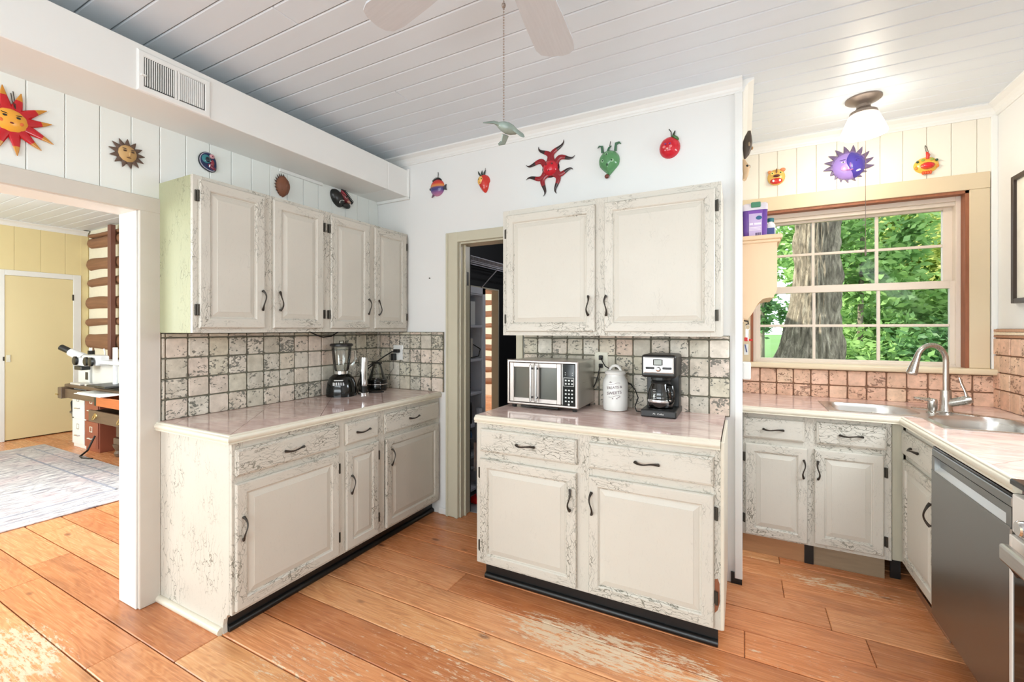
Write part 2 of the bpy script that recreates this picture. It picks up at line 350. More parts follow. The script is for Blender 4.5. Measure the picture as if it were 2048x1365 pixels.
def rug():
    m = new('faded rug', s2l(205, 198, 198), .95); nt = m.node_tree; b = nt.nodes['Principled BSDF']
    tc = node(nt, 'TexCoord').outputs['Object']
    n1 = node(nt, 'TexNoise', {'Vector': node(nt, 'Mapping', {0: tc, 3: (34, 6, 1)}).outputs[0], 'Scale': 1.0, 'Detail': 8.0, 'Roughness': .7}).outputs[0]
    n2 = node(nt, 'TexNoise', {'Vector': tc, 'Scale': 2.2, 'Detail': 4.0}).outputs[0]
    vo = node(nt, 'TexVoronoi', {'Vector': tc, 'Scale': 9.0}, feature='DISTANCE_TO_EDGE').outputs['Distance']
    col = ramp(nt, n1, [(.34, s2l(96, 98, 110)), (.46, s2l(176, 170, 170)), (.60, s2l(222, 216, 212))])
    col = mixc(nt, ramp(nt, n2, [(.45, 0.0), (.65, .45)]), col, s2l(206, 176, 176))
    col = mixc(nt, mth(nt, 'MULTIPLY', ramp(nt, vo, [(0, 1.0), (.05, 0.0)]), .35), col, s2l(110, 112, 126))
    nt.links.new(col, b.inputs['Base Color']); return m
m_rug = rug()
m_deskw = fine('dark brown desk wood', s2l(104, 84, 66), .4, var=.25, scale=6, stretch=(1, 8, 8))
m_orangew = fine('orange drawer wood', s2l(196, 108, 58), .4, var=.2, scale=5, stretch=(1, 10, 10))
m_brass = new('aged brass', s2l(190, 165, 110), .35, .9)
m_rust = new('russet steel paint', s2l(152, 84, 62), .45)
m_shelfw = fine('tan shelf wood', s2l(226, 196, 160), .5, var=.06, scale=4, stretch=(4, 4, .6))
m_fan = fine('whitewashed fan blade', s2l(206, 208, 211), .5, var=.08, scale=5, stretch=(2, 26, 1))
m_pewter = fine('pewter lamp metal', s2l(142, 128, 118), .4, .5, var=.1, scale=30)
_cache = {}
def col(r, g, b, rough=.3, var=.10, scale=18):
    k = (r, g, b, rough)
    if k not in _cache: _cache[k] = fine('glaze %d %d %d' % (r, g, b), s2l(r, g, b), rough, var=var, scale=scale)
    return _cache[k]
m_shade = new('lit opal glass', (1, .95, .85), .4, Emission_Color=(1, .93, .80, 1), Emission_Strength=4.0)

# ------------------------------------------------ room shell
XL, YM, YW, XR, ZC = -2.66, 2.71, 3.73, 1.37, 2.745
fl = B().box(-8.2, 1.5, -2.6, 2.84, -.06, -.014).box(0, 1.5, 2.8, 3.9, -.06, -.014).obj('floor', m_black)
struct(fl, 'wide orange pine plank floor with worn patches', 'floor')
def plank(x0, x1, y0, y1):
    g = .0024; cx, cy = (x0+x1)/2, (y0+y1)/2
    B().box(x0-cx+.001, x1-cx-.001, y0-cy+g, y1-cy-g, -.014, 0, .003).obj('plank', m_floor, fl, (cx, cy, random.uniform(-.0018, .0010)))
special = {-2: [-2.38], -1: [-2.105], 4: [-1.39], 5: [.011], 6: [.494], 7: [.37], 8: [.196], 10: [.2]}
k = -12
while 1.171+.1885*k < 3.7:
    y0 = 1.171+.1885*k; y1 = y0+.1885
    if y0 >= 2.71: xa, xb = 0.0, 1.4
    else: xa, xb = -8.12, 1.4
    js = list(special.get(k, []))
    x = xa+random.uniform(.6, 2.4)
    while x < xb-.5:
        if all(abs(x-j) > 1.0 for j in js) and not (-2.6 < x < .6 and k > -4): js.append(x)
        x += random.uniform(1.9, 3.2)
    e = [xa]+sorted(j for j in js if xa+.05 < j < xb-.05)+[xb]
    for a, b_ in zip(e, e[1:]): plank(a, b_, y0, y1)
    k += 1
ce = B().box(-8.2, 1.5, -2.6, 2.84, ZC+.012, ZC+.05).box(-.1, 1.5, 2.8, 3.9, ZC+.012, ZC+.05).obj('ceiling', m_ceil)
struct(ce, 'white painted tongue and groove board ceiling', 'ceiling')
k = -42
while True:
    y0 = 2.659+.1232*k; y1 = y0+.1232
    if y0 > 3.72: break
    xa, xb = (-8.1, XR) if y1 < YM+.06 else (0.0, XR)
    e = [xa, xb] if xa > -1 else [xa, -2.75+random.choice([.55, 1.0, 1.35, 0]), xb] if k % 3 == 0 else [xa, -2.7, xb]
    for a, b_ in zip(e, e[1:]):
        cx, cy = (a+b_)/2, (y0+y1)/2
        B().box(a-cx+.0006, b_-cx-.0006, y0-cy+.0017, y1-cy-.0017, 0, .014, .0045).obj('board', m_ceil, ce, (cx, cy, ZC))
    k += 1
# back wall of the kitchen with the pantry doorway
DX0, DX1, DZ = -1.835, -1.372, 2.03
wb_ = B().box(-2.83, DX0-.012, YM, YM+.12, 0, 2.80).box(DX1+.012, 0, YM, YM+.12, 0, 2.80).box(DX0-.012, DX1+.012, YM, YM+.12, DZ, 2.80).obj('wall_back', m_wall)
struct(wb_, 'smooth white wall behind the masks and the double door cabinet', 'wall')
wa = box('wall_alcove', m_wall, -.12, 0, YM+.12, YW+.15, 0, 2.8); struct(wa, 'white side wall of the sink alcove', 'wall')
cb = B().box(-.034, .004, YM-.014, YM+.135, 0.03, 2.68, .003).obj('trim_1', m_trimw); struct(cb, 'white corner board at the end of the back wall', 'trim')
B().box(-.052, .002, YM-.010, YM+.12, 0, .06).obj('plinth_block', m_black, cb)
# window wall
WX0, WX1, WZ0, WZ1 = .058, 1.245, 1.12, 2.25
ww = B().box(-.12, WX0, YW, YW+.15, 0, 2.8).box(WX1, XR+.13, YW, YW+.15, 0, 2.8).box(WX0, WX1, YW, YW+.15, 0, WZ0).box(WX0, WX1, YW, YW+.15, WZ1, 2.8).obj('wall_window', m_wboard)
struct(ww, 'cream white board wall around the sink window', 'wall')
xs = [0.0]+[.112+.117*i for i in range(11)]+[XR]
for a, b_ in zip(xs, xs[1:]):
    if b_-a > .02:
        cx = (a+b_)/2
        B().box(a-cx+.0008, b_-cx-.0008, -.010, 0, 2.30, 2.70, .003).obj('board', m_wboard, ww, (cx, YW, 0))
wr_ = box('wall_right', m_wall, XR, XR+.13, -2.6, YW+.15, 0, 2.8); struct(wr_, 'white right hand wall beside the sink counter', 'wall')
wf = box('wall_front', m_wall, -8.2, XR+.13, -2.62, -2.5, 0, 2.8); struct(wf, 'white wall behind the camera', 'wall')
# left wall with the wide opening
wl = B().box(-2.83, XL, 1.09, YM, 0, 2.8).box(-2.83, XL, -2.6, 1.09, 1.995, 2.8).box(-2.83, XL, -2.6, -1.0, 0, 2.0).obj('wall_left', m_board)
struct(wl, 'white vertical board wall above the opening and cabinets', 'wall')
y = .698-.1195*9
while y < YM:
    a, b_ = y, min(y+.1195, YM)
    if b_-a > .02:
        cy = (a+b_)/2; z0 = 2.04 if b_ < 1.19 else 2.10
        B().box(0, .010, a-cy+.0008, b_-cy-.0008, z0, ZC, .003).obj('board', m_board, wl, (XL, cy, 0))
    y += .1195
oc = B().box(XL, XL+.018, 1.086, 1.176, 0, 1.985, .003).box(XL, XL+.020, -1.09, 1.176, 1.98, 2.056, .003).obj('trim_2', m_greige)
struct(oc, 'greige casing around the wide opening to the study', 'trim')
B().box(-2.835, XL-.001, 1.078, 1.0895, 0, 1.99, .002).box(-2.835, XL-.001, -1.0, 1.0895, 1.978, 1.9945, .002).obj('jamb', m_trimw, oc)
# crowns
def crown(name, p0, p1, nrm, ztop, h=.066, d=.06, m=m_trimw):
    p0 = Vector((p0[0], p0[1], 0)); p1 = Vector((p1[0], p1[1], 0)); n = Vector((nrm[0], nrm[1], 0))
    pr = [(0, -h), (.008, -h), (.010, -h+.010), (.014, -h+.014), (.018, -h+.026), (.032, -h+.042), (d-.012, -.016), (d-.004, -.012), (d, -.010), (d, 0), (0, 0)]
    b = B(); rs = [[b.bm.verts.new(p+n*u+Vector((0, 0, ztop+v))) for u, v in pr] for p in (p0, p1)]
    b.skin(rs); return struct(b.obj(name, m), None, 'trim')
tag(crown('trim_3', (XL, YM), (.004, YM), (0, -1), ZC), 'white crown moulding along the back wall')
tag(crown('trim_4', (0, YW-.01), (XR, YW-.01), (0, -1), ZC, m=m_trimw), 'white crown moulding above the sink window')
tag(crown('trim_5', (XR, YW), (XR, -2.5), (-1, 0), ZC), 'white crown moulding along the right wall')
tag(crown('trim_6', (.0, 2.70), (.0, YW), (1, 0), ZC), 'white crown moulding on the alcove side wall')
# doorway casing
dc = B().box(DX0-.125, DX0-.012, YM-.020, YM, 0, DZ+.075, .003).box(DX0-.118, DX0-.100, YM-.026, YM-.02, 0, DZ+.068).box(DX0-.040, DX0-.014, YM-.026, YM-.02, 0, DZ+.012) \
    .box(DX0-.012, DX1+.008, YM-.020, YM, DZ, DZ+.075, .003).box(DX0-.014, DX1+.01, YM-.026, YM-.02, DZ+.002, DZ+.018).box(DX1+.002, DX1+.052, YM-.020, YM, 0, DZ+.075, .003).obj('trim_7', m_door)
struct(dc, 'olive cream moulded casing around the pantry doorway', 'trim')
B().box(DX0-.012, DX0, YM-.001, YM+.125, 0, DZ, .002).box(DX0, DX0+.012, YM+.045, YM+.06, 0, DZ).box(DX1, DX1+.012, YM-.001, YM+.125, 0, DZ, .002).box(DX0, DX1, YM-.001, YM+.125, DZ-.012, DZ).obj('jamb', m_door, dc)
B().box(DX0+.0, DX0+.004, YM+.066, YM+.10, 1.72, 1.82).cyl((DX0+.006, YM+.064, 1.72), (DX0+.006, YM+.064, 1.82), .006).obj('hinge', m_hinge, dc)
bb = B().box(-2.03, DX0-.125, YM-.014, YM, 0, .045, .003).obj('baseboard_back', m_trimw); struct(bb, 'short white baseboard beside the pantry doorway', 'baseboard')
# window of the sink alcove
wc = B().box(0.0, WX0, YW-.020, YW, WZ0+.03, WZ1+.10, .003).box(WX1, 1.337, YW-.020, YW, WZ0+.03, WZ1, .003).box(0.0, 1.337, YW-.022, YW, WZ1, WZ1+.10, .003).obj('trim_8', m_tan)
struct(wc, 'flat tan casing around the sink window', 'trim')
cs2 = struct(B().box(1.341, XR, YW-.022, YW, WZ0+.03, 2.68, .002).obj('trim_9', m_trimw), 'white filler strip in the corner beside the window', 'trim')
st = B().box(0.0, 1.362, YW-.070, YW+.05, 1.113, 1.150, .012, 3).obj('trim_10', m_stool); struct(st, 'rounded tan window sill above the tiles', 'trim')
wn = B().box(WX0, WX0+.018, YW-.012, YW+.06, 1.15, WZ1).box(WX1-.018, WX1, YW-.012, YW+.06, 1.15, WZ1).box(WX0, WX1, YW-.012, YW+.06, WZ1-.018, WZ1).obj('window_1', m_brown)
struct(wn, 'double hung almond window with twelve panes over the sink', 'window')
fx0, fx1, fz0, fz1 = WX0+.018, WX1-.018, 1.146, WZ1-.018
def rectframe(b, x0, x1, z0, z1, t, y0, y1, tb=None, tt=None):
    tb = t if tb is None else tb; tt = t if tt is None else tt
    b.box(x0, x0+t, y0, y1, z0, z1, .002); b.box(x1-t, x1, y0, y1, z0, z1, .002)
    b.box(x0+t, x1-t, y0, y1, z0, z0+tb, .002); b.box(x0+t, x1-t, y0, y1, z1-tt, z1, .002); return b
b = rectframe(B(), fx0, fx1, fz0, fz1, .024, YW+.045, YW+.148, .018, .030)
b.box(fx0+.02, fx1-.02, YW+.06, YW+.148, fz1-.055, fz1-.03, .002); b.obj('window_frame', m_vinyl, wn)
def sash(name, x0, x1, z0, z1, t, tb, tt, y, gx0, gx1):
    s_ = rectframe(B(), x0, x1, z0, z1, t, y, y+.034, tb, tt).obj(name, m_vinyl, wn)
    g0, g1, h0, h1 = x0+t, x1-t, z0+tb, z1-tt; xm = [g0, .459, .823, g1]; zm = [h0, (h0+h1)/2, h1]
    mb = B()
    for x in xm[1:3]: mb.box(x-.009, x+.009, y+.008, y+.026, h0, h1, .002)
    mb.box(g0, g1, y+.0085, y+.0255, zm[1]-.009, zm[1]+.009, .002); mb.obj('muntin', m_vinyl, s_)
    for i in range(3):
        for j in range(2):
            box('pane', m_pane, xm[i], xm[i+1], y+.016, y+.019, zm[j], zm[j+1], s_)
    return s_
sash('upper_sash', .090, 1.205, 1.660, 2.195, .046, .045, .032, YW+.105, 0, 0)
sash('lower_sash', .082, 1.222, 1.150, 1.700, .042, .028, .048, YW+.062, 0, 0)
# tile backsplashes
def tile_mesh(i):
    b = B(); rnd = random.Random(i); s_ = .0498; out = []
    for cx, cz, a0 in ((1, 1, 0), (-1, 1, 90), (-1, -1, 180), (1, -1, 270)):
        r = rnd.uniform(.005, .011)
        for t in (0, 45, 90):
            a = R(a0+t); out.append((cx*(s_-r)+r*math.cos(a)+rnd.uniform(-.0008, .0008), cz*(s_-r)+r*math.sin(a)+rnd.uniform(-.0008, .0008)))
    rs = [[b.bm.verts.new((x*k_, y_, z*k_)) for x, z in out] for k_, y_ in ((1, 0), (1, -.0085), (.955, -.0115))]
    b.skin(rs)
    me = D.meshes.new('tile'); bmesh.ops.recalc_face_normals(b.bm, faces=b.bm.faces); b.bm.to_mesh(me); b.bm.free(); return me
def tileset(m):
    r = [tile_mesh(i) for i in range(5)]
    for me in r: me.materials.append(m)
    return r
T1, T2 = tileset(m_tile), tileset(m_tilep)
def backsplash(label, us, zs, frame, meshes, grout, p=.1062):
    """us, zs: seam positions; frame(u, z) -> world location, rotation"""
    (loc0, rz) = frame(us[0], zs[0]); L = us[-1]-us[0]
    root = B().box(0, L, -.004, .004, 0, zs[-1]-zs[0]).obj('tile_backsplash', grout, None, loc0, rz=rz); tag(root, label, 'backsplash')
    for i in range(len(us)-1):
        for j in range(len(zs)-1):
            w_, h_ = us[i+1]-us[i], zs[j+1]-zs[j]
            if w_ < .012 or h_ < .012: continue
            o = mk('tile', random.choice(meshes), None, root, ((us[i]+us[i+1])/2-us[0], -.003, (zs[j]+zs[j+1])/2-zs[0]))
            o.scale = ((w_-.0075)/.0996, random.uniform(.85, 1.1), (h_-.0075)/.0996)
            o.rotation_euler = (0, random.choice((0, 0, 0)), random.uniform(-.008, .008))
    return root
Z5 = [.916, 1.024, 1.130, 1.238, 1.346, 1.369]
backsplash('dark grouted stone tile backsplash under the four door cabinet', [1.178]+[1.195+.1062*i for i in range(14)]+[2.575, 2.70], Z5, lambda u, z: ((XL+.006, u, z), R(90)), T1, m_grout)
backsplash('small stone tile backsplash left of the pantry doorway', [-2.648, -2.612, -2.51, -2.406, -2.30, -2.195, -2.092, -1.984], Z5, lambda u, z: ((u, YM-.006, z), 0), T1, m_grout)
backsplash('stone tile backsplash behind toaster oven and coffee maker', [-1.312, -1.208]+[-1.103+.1046*i for i in range(11)], [.908, 1.012, 1.120, 1.227, 1.332, 1.354], lambda u, z: ((u, YM-.006, z), 0), T1, m_grout)
backsplash('pinkish stone tile backsplash under the sink window', [.004]+[.119+.1036*i for i in range(12)]+[1.364], [.914, 1.004, 1.110], lambda u, z: ((u, YW-.004, z), 0), T2, m_groutb)
rt = backsplash('pinkish stone tile backsplash on the right wall with mosaic border', [0, .085, .197]+[.197+.105*i for i in range(1, 15)], [.916, 1.031, 1.133, 1.236, 1.338, 1.392], lambda u, z: ((XR-.006, 3.722, z), R(-90)), T2, m_groutb)
for o in list(rt.children):   # the border row is a thin three strip mosaic
    if o.location.z+.916 > 1.34: D.objects.remove(o)
for row, (z0, z1, w_, mm) in enumerate(((.424, .438, .062, col(176, 128, 98, .6)), (.440, .456, .028, col(236, 216, 188, .6)), (.458, .474, .036, col(200, 156, 126, .6)))):
    me = B().box(-w_/2+.001, w_/2-.001, -.011, 0, z0, z1, .002).obj('border_tile', mm, rt, (w_/2, -.003, 0)).data
    for i in range(1, int(.9/w_)): mk('border_tile', me, None, rt, (w_*(i+.5), -.003, 0))
# adjoining study
wy = B().box(-8.2, -8.09, -2.6, 1.90, 0, 2.8).box(-8.2, -8.09, 2.60, 2.84, 0, 2.8).box(-8.2, -8.09, 1.90, 2.60, 2.07, 2.8).obj('wall_study', m_yellow)
struct(wy, 'pale yellow board wall of the study', 'wall')
y = 2.73
while y > .2:
    a = max(y-.235, .2); cy = (a+y)/2
    for z0, z1 in (((2.13, 2.70),) if a < 2.66 and y > 1.85 else ((0, 2.70),)):
        B().box(0, .010, a-cy+.001, y-cy-.001, z0, z1, .002).obj('board', m_yellow, wy, (-8.09, cy, 0))
    y -= .235
B().box(0, .012, 0, .075, 0, 2.70).obj('board', m_yellow, wy, (-8.09, 2.652, 0))
tag(crown('trim_11', (-8.08, 2.72), (-8.08, -2.5), (1, 0), ZC), 'white crown moulding in the study')
struct(box('wall_closet', m_blackwall, -8.32, -8.20, 1.7, 2.8, -.1, 2.8))
d1 = B().box(-8.13, -8.075, 1.943, 2.571, .012, 2.061, .002).obj('door_1', m_ydoor); struct(d1, 'plain pale yellow slab door in the study', 'door')
B().box(-8.085, -8.068, 1.86, 1.942, 0, 2.13, .003).box(-8.085, -8.068, 2.572, 2.652, 0, 2.13, .003).box(-8.085, -8.068, 1.942, 2.572, 2.063, 2.13, .003).obj('door_frame', m_trimw, d1)
B().box(-8.075, -8.066, 1.955, 1.990, .98, 1.07, .002).obj('latch_plate', m_ivory, d1)
B().box(-8.075, -8.064, 1.925, 1.940, 1.0, 1.05, .002).obj('strike', m_hinge, d1)
B().box(-8.076, -8.064, 2.562, 2.578, 1.78, 1.86, .002).obj('hinge', m_hinge, d1)
lw = B().box(-8.2, -2.83, 2.74, 2.85, 0, 2.8).obj('wall_log', m_chink); struct(lw, 'log wall with cream chinking in the study', 'wall')
for z0, z1 in ((2.645, 2.70), (2.50, 2.64), (2.20, 2.355), (1.975, 2.085), (1.665, 1.83), (1.445, 1.545), (1.125, 1.325), (.86, 1.02), (.55, .72), (.2, .4)):
    b = B(); n = 26; rs = []; zc, hh = (z0+z1)/2, (z1-z0)/2; x0 = -8.09-random.uniform(-.06, .05)
    for i in range(n+1):
        x = x0+(-2.9-x0)*(i/n)**1.6; t = min(1, (x-x0)/.12+.45)
        a = 1+.16*noise.noise((x*2.2, zc*9, 1)); dz = .022*noise.noise((x*1.4, zc*5, 4))
        rs.append(b.ring(Vector((x, 2.742, zc+dz)), Vector((0, 1, 0)), Vector((0, 0, 1)), .055*t, hh*a*t, 14))
    b.skin(rs).obj('log', m_log, lw, smooth=True)
rp = tag(B().box(-7.215, -7.135, 2.625, 2.68, 0, 2.73, .004).obj('heating_pipe', fine('brown pipe paint', s2l(120, 78, 66), .5)), 'reddish brown boxed pipe running up the log wall', 'pipe')
# pantry behind the back wall, and the log room seen beyond it
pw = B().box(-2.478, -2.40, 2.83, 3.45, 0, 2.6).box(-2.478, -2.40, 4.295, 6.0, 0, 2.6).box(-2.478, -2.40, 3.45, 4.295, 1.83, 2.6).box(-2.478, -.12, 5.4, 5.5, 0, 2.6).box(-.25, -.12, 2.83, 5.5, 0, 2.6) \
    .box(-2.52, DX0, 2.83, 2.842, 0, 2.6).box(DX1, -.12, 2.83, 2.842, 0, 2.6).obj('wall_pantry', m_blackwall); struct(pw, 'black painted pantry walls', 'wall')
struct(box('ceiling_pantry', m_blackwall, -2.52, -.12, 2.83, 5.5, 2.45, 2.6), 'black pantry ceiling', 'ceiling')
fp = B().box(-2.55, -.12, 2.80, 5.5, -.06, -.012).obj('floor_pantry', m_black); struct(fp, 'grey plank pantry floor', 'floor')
m_gfloor = fine('grey floor boards', s2l(150, 152, 152), .45, var=.2, scale=4, stretch=(2, 18, 1))
for i in range(10):
    B().box(-1.16+.001, 1.16, -.068, .068, -.012, 0, .002).obj('plank', m_gfloor, fp, (-1.3, 2.835+.068+.138*i, 0))
pj = struct(B().box(-2.482, -2.398, 4.275, 4.295, 0, 1.83).box(-2.482, -2.398, 3.45, 4.275, 1.815, 1.83).obj('trim_12', m_door), 'cream jamb of the inner pantry doorway', 'trim')
lr = B().box(-6.5, -2.5, 8.05, 8.15, 0, 2.8).obj('wall_far', m_chink); struct(lr, 'log wall of the far room seen through the pantry', 'wall')
z = .30
while z < 2.6:
    b = B(); b.skin([b.ring(Vector((x, 8.05, z+.01*math.sin(x*7+z*5))), Vector((0, 1, 0)), Vector((0, 0, 1)), .04, .055+.012*math.sin(3*x+z*9), 10) for x in np.linspace(-6.4, -2.6, 16)])
    b.obj('log', m_log, lr, smooth=True); z += .235
struct(box('wall_far_side', m_wall, -6.6, -6.5, 2.83, 8.15, 0, 2.8)); struct(box('wall_far_right', m_wall, -2.60, -2.478, 6.0, 8.15, 0, 2.8)); struct(box('ceiling_far', m_ceil, -6.6, -2.5, 2.85, 8.15, 2.7, 2.8))
ff = B().box(-6.6, -2.52, 2.85, 8.15, -.05, -.012).obj('floor_far', m_black); struct(ff, 'orange plank floor of the far room', 'floor')
for i in range(20): B().box(-2.04, 2.04, -.13, .13, -.012, 0, .002).obj('plank', m_floor, ff, (-4.56, 3.0+.264*i, 0))
light('daylight_fill', 'AREA', (-6.4, 6.2, 1.6), 60, (1, .96, .9), 1.6, 1.4, target=(-3, 6.6, 1.2))  # area light added so the far log wall shows; no opening here
# duct soffit with its register
so = thing('duct_soffit', 'long white boxed duct soffit hung below the ceiling', 'soffit', (0, 0, 2.43))
B().box(XL, -2.33, -2.49, 2.475, 0, .208, .003).obj('duct_box', m_soffit, so)
B().box(XL, -2.33, 2.487, YM-.001, 0, .208, .003).obj('duct_box', m_soffit, so)
B().box(XL+.002, -2.332, 2.47, 2.49, .002, .206).obj('joint_strip', m_soffit, so)
B().box(-2.331, -2.313, YM-.022, YM-.002, -.010, .218, .003).box(XL+.012, -2.313, YM-.022, YM-.002, -.022, 0, .003).obj('end_moulding', m_trimw, so)
B().box(XL+.011, XL+.026, 1.83, 2.16, -.022, -.001, .002).obj('cord_cover', m_trimw, so)
vr = thing('air_register', 'white metal air register with black slots on the soffit', 'register', (-2.33, .947, 2.432), R(90))
b = B(); b.loops(0, .298, 0, .180, [(0, 0), (0, -.004), (.006, -.008), (.022, -.008), (.026, -.004)], 0, 0, 0, False).obj('frame', m_white, vr)
box('duct_hole', m_black, .024, .275, -.0015, -.0005, .024, .157, vr)
n = 29
for i in range(n):
    x = .030+i*(.242/n)
    if abs(x-.150) < .006: B().box(x-.004, x+.006, -.007, -.001, .024, .157).obj('mullion', m_white, vr); continue
    tl = .0018 if x < .15 else .0027
    B().box(x-tl, x+tl, -.0068, -.001, .030, .152).obj('louver', m_white, vr)
B().box(.010, .030, -.018, -.006, .066, .074, .002).obj('lever', m_white, vr)

# ------------------------------------------------ cabinets (local frame: x along the front, -y towards the room)
def handle(parent, x, z, vert=True, y=-.019, L=.106, flip=1):
    b = B(); pts = []; rr = []; n = 14
    for i in range(n+1):
        t = i/n; s_ = (t-.5)*L; out = .004+.024*math.sin(math.pi*t)**.8; sway = .006*math.sin(2*math.pi*(t-.5))*flip
        pts.append((x+sway, y-out, z+s_) if vert else (x+s_, y-out, z+sway*.6)); rr.append(.0038+.0042*abs(2*t-1)**2.2)
    b.tube(pts, rr, 8, .8)
    for e in (-1, 1):
        p = (x, y, z+e*L*.46) if vert else (x+e*L*.46, y, z)
        b.cyl((p[0], y+.002, p[2]), (p[0], y-.008, p[2]), .0058, .0048, 10)
    return b.obj('handle', m_bronze, parent, smooth=True)
def hinge(parent, x, z, y=-.001, h=.055):
    return B().box(x-.008, x+.004, y-.006, y, z-h/2, z+h/2, .0015).cyl((x+.004, y-.010, z-h/2), (x+.004, y-.010, z+h/2), .0052, n=10).obj('hinge', m_hinge, parent)
def door(cab, x0, x1, z0, z1, hx=None, hz=None, flip=1, hinges=None, fr=.052):
    d = B().loops(x0, x1, z0, z1, [(.002, 0), (0, -.003), (0, -.013), (.004, -.0185), (.008, -.019), (fr-.007, -.019), (fr-.002, -.015), (fr, -.0105), (fr+.004, -.0095)], 0, 1, 0, False).obj('door', [m_pv, m_ph], cab)
    i = fr+.003
    B().loops(x0+i, x1-i, z0+i, z1-i, [(0, -.0095), (.003, -.0098), (.006, -.0115), (.026, -.0165), (.027, -.0178)], 0, 0, 0).obj('panel', m_pp, d)
    if hx is not None: handle(d, hx, hz, True, flip=flip)
    if hinges:
        hxx, zs = hinges
        for z in zs: hinge(d, hxx, z)
    return d
def drawer(cab, x0, x1, z0, z1, hx=None):
    d = B().loops(x0, x1, z0, z1, [(.002, 0), (0, -.003), (0, -.011), (.005, -.0155), (.009, -.0165), (.011, -.019)], 1, 0, 0).obj('drawer', [m_ph, m_pv], cab)
    handle(d, (x0+x1)/2 if hx is None else hx, (z0+z1)/2, False)
    return d
def carcass(cab, W, dep, z0, z1, left=m_ps, right=m_ps, top=False, floor_sides=(False, False), front=0.0):
    b = B(); b.box(.018, W-.018, .02, dep, z0, z0+.016); b.box(.018, W-.018, dep-.008, dep, z0+.016, z1)
    if top: b.box(.018, W-.018, .02, dep-.008, z1-.016, z1)
    b.obj('carcass', m_pv, cab)
    for i, (x, m) in enumerate(((0, left), (W-.018, right))):
        zb = 0.0 if floor_sides[i] else z0
        if floor_sides[i]:
            pl = [(.02, z0), (.035, z0-.006), (.042, z0-.022), (.060, z0-.03), (.066, z0-.06), (.062, .0), (dep, 0), (dep, z1), (.02, z1)]
            B().prism(pl, 'x', x, x+.018).obj('side_panel', m, cab)
        else: B().box(x, x+.018, .02, dep, zb, z1, .001).obj('side_panel', m, cab)
ZB0, ZB1 = .100, .878
def faceframe(cab, W, z0, z1, stiles, rails):
    st_ = sorted(stiles)
    for a, c in st_: B().box(a, c, 0, .0195, z0, z1, .0012).obj('stile', m_pv, cab)
    for a, c in rails:
        for p, q in zip(st_, st_[1:]): B().box(p[1], q[0], .0005, .0195, a, c).obj('rail', m_ph, cab)
def toe(cab, x0, x1, rec=.065, m=m_black, rnd=True):
    B().box(x0, x1, rec, rec+.016, 0, ZB0, .001).obj('toe_kick', m, cab)
    if rnd: B().cyl((x0, rec-.002, .012), (x1, rec-.002, .012), .017, n=12).obj('toe_moulding', m_black, cab, smooth=True)
DR = (.722, .846); DO = (.116, .690)
# left run
LB = thing('base_cabinet', 'distressed cream base cabinet with three drawers and three doors, left of the doorway', 'cabinet', (-2.03, 1.176, 0), R(90))
W = 1.530; carcass(LB, W, .615, ZB0, ZB1, floor_sides=(True, False)); o_ = 1.176
faceframe(LB, W, ZB0, ZB1, [(0, .05), (.575, .645), (.875, .955), (1.49, W)], [(ZB0, .135), (.675, .735), (.835, ZB1)])
for a, c in ((1.187, 1.764), (1.807, 2.063), (2.119, 2.677)): drawer(LB, a-o_, c-o_, *DR)
door(LB, 1.187-o_, 1.758-o_, *DO, 1.217-o_, .484, hinges=(1.763-o_, (.60, .21)))
door(LB, 1.811-o_, 2.064-o_, *DO, 1.846-o_, .488, hinges=(2.069-o_, (.60, .21)))
door(LB, 2.132-o_, 2.680-o_, *DO, 2.177-o_, .562)
toe(LB, .02, W)
B().cyl((-.006, .070, .012), (-.006, .612, .012), .018, n=14).obj('shoe_moulding', m_nose, LB, smooth=True)
# four door wall cabinet
LU = thing('wall_cabinet', 'distressed cream wall cabinet with four narrow doors on the left wall', 'cabinet', (-2.34, 1.172, 1.372), R(90))
W = 1.532; o_ = 1.172; HU = .766; carcass(LU, W, .315, 0, HU, left=m_ps_greenlit, top=True)
faceframe(LU, W, 0, HU, [(0, .045), (.335, .42), (.72, .81), (1.105, 1.19), (1.49, W)], [(0, .045), (HU-.05, HU)])
hl = .128-.0
d = (.024, .746)
door(LU, 1.196-o_, 1.525-o_, *d, 1.510-o_, .176, hinges=(1.188-o_, (.665, .112)))
door(LU, 1.576-o_, 1.908-o_, *d, 1.612-o_, .176, flip=-1, hinges=(1.918-o_, (.660, .112)))
door(LU, 1.966-o_, 2.295-o_, *d, 2.281-o_, .176, hinges=(1.955-o_, (.660, .112)))
door(LU, 2.345-o_, 2.678-o_, *d, 2.380-o_, .172, flip=-1, hinges=(2.686-o_, (.660, .112)))
# back wall pair
MB = thing('base_cabinet', 'cream base cabinet with two drawers and two wide doors under the toaster oven', 'cabinet', (-1.305, 2.085, 0), 0)
W = 1.233; o_ = -1.305; carcass(MB, W, .62, ZB0, ZB1)
faceframe(MB, W, ZB0, ZB1, [(0, .05), (.57, .66), (1.185, W)], [(ZB0, .135), (.67, .735), (.83, ZB1)])
drawer(MB, -1.276-o_, -.719-o_, .720, .845); drawer(MB, -.659-o_, -.106-o_, .716, .841, hx=-.384-o_)
door(MB, -1.277-o_, -.722-o_, .112, .680, -.752-o_, .545, hinges=(-1.284-o_, (.60, .20)))
door(MB, -.659-o_, -.105-o_, .109, .679, -.642-o_, .550, flip=-1, hinges=(-.099-o_, (.60, .24)))
toe(MB, .03, W-.02, .05)
B().prism([(0, .17), (.012, .185), (.02, .22), (.019, .30), (.012, .32), (0, .315)], 'y', -.0012, .0004).obj('bare_wood_chip', m_brown, MB, (-.103-o_, 0, 0))
MU = thing('wall_cabinet', 'cream wall cabinet with two wide doors above the toaster oven', 'cabinet', (-1.306, 2.39, 1.353), 0)
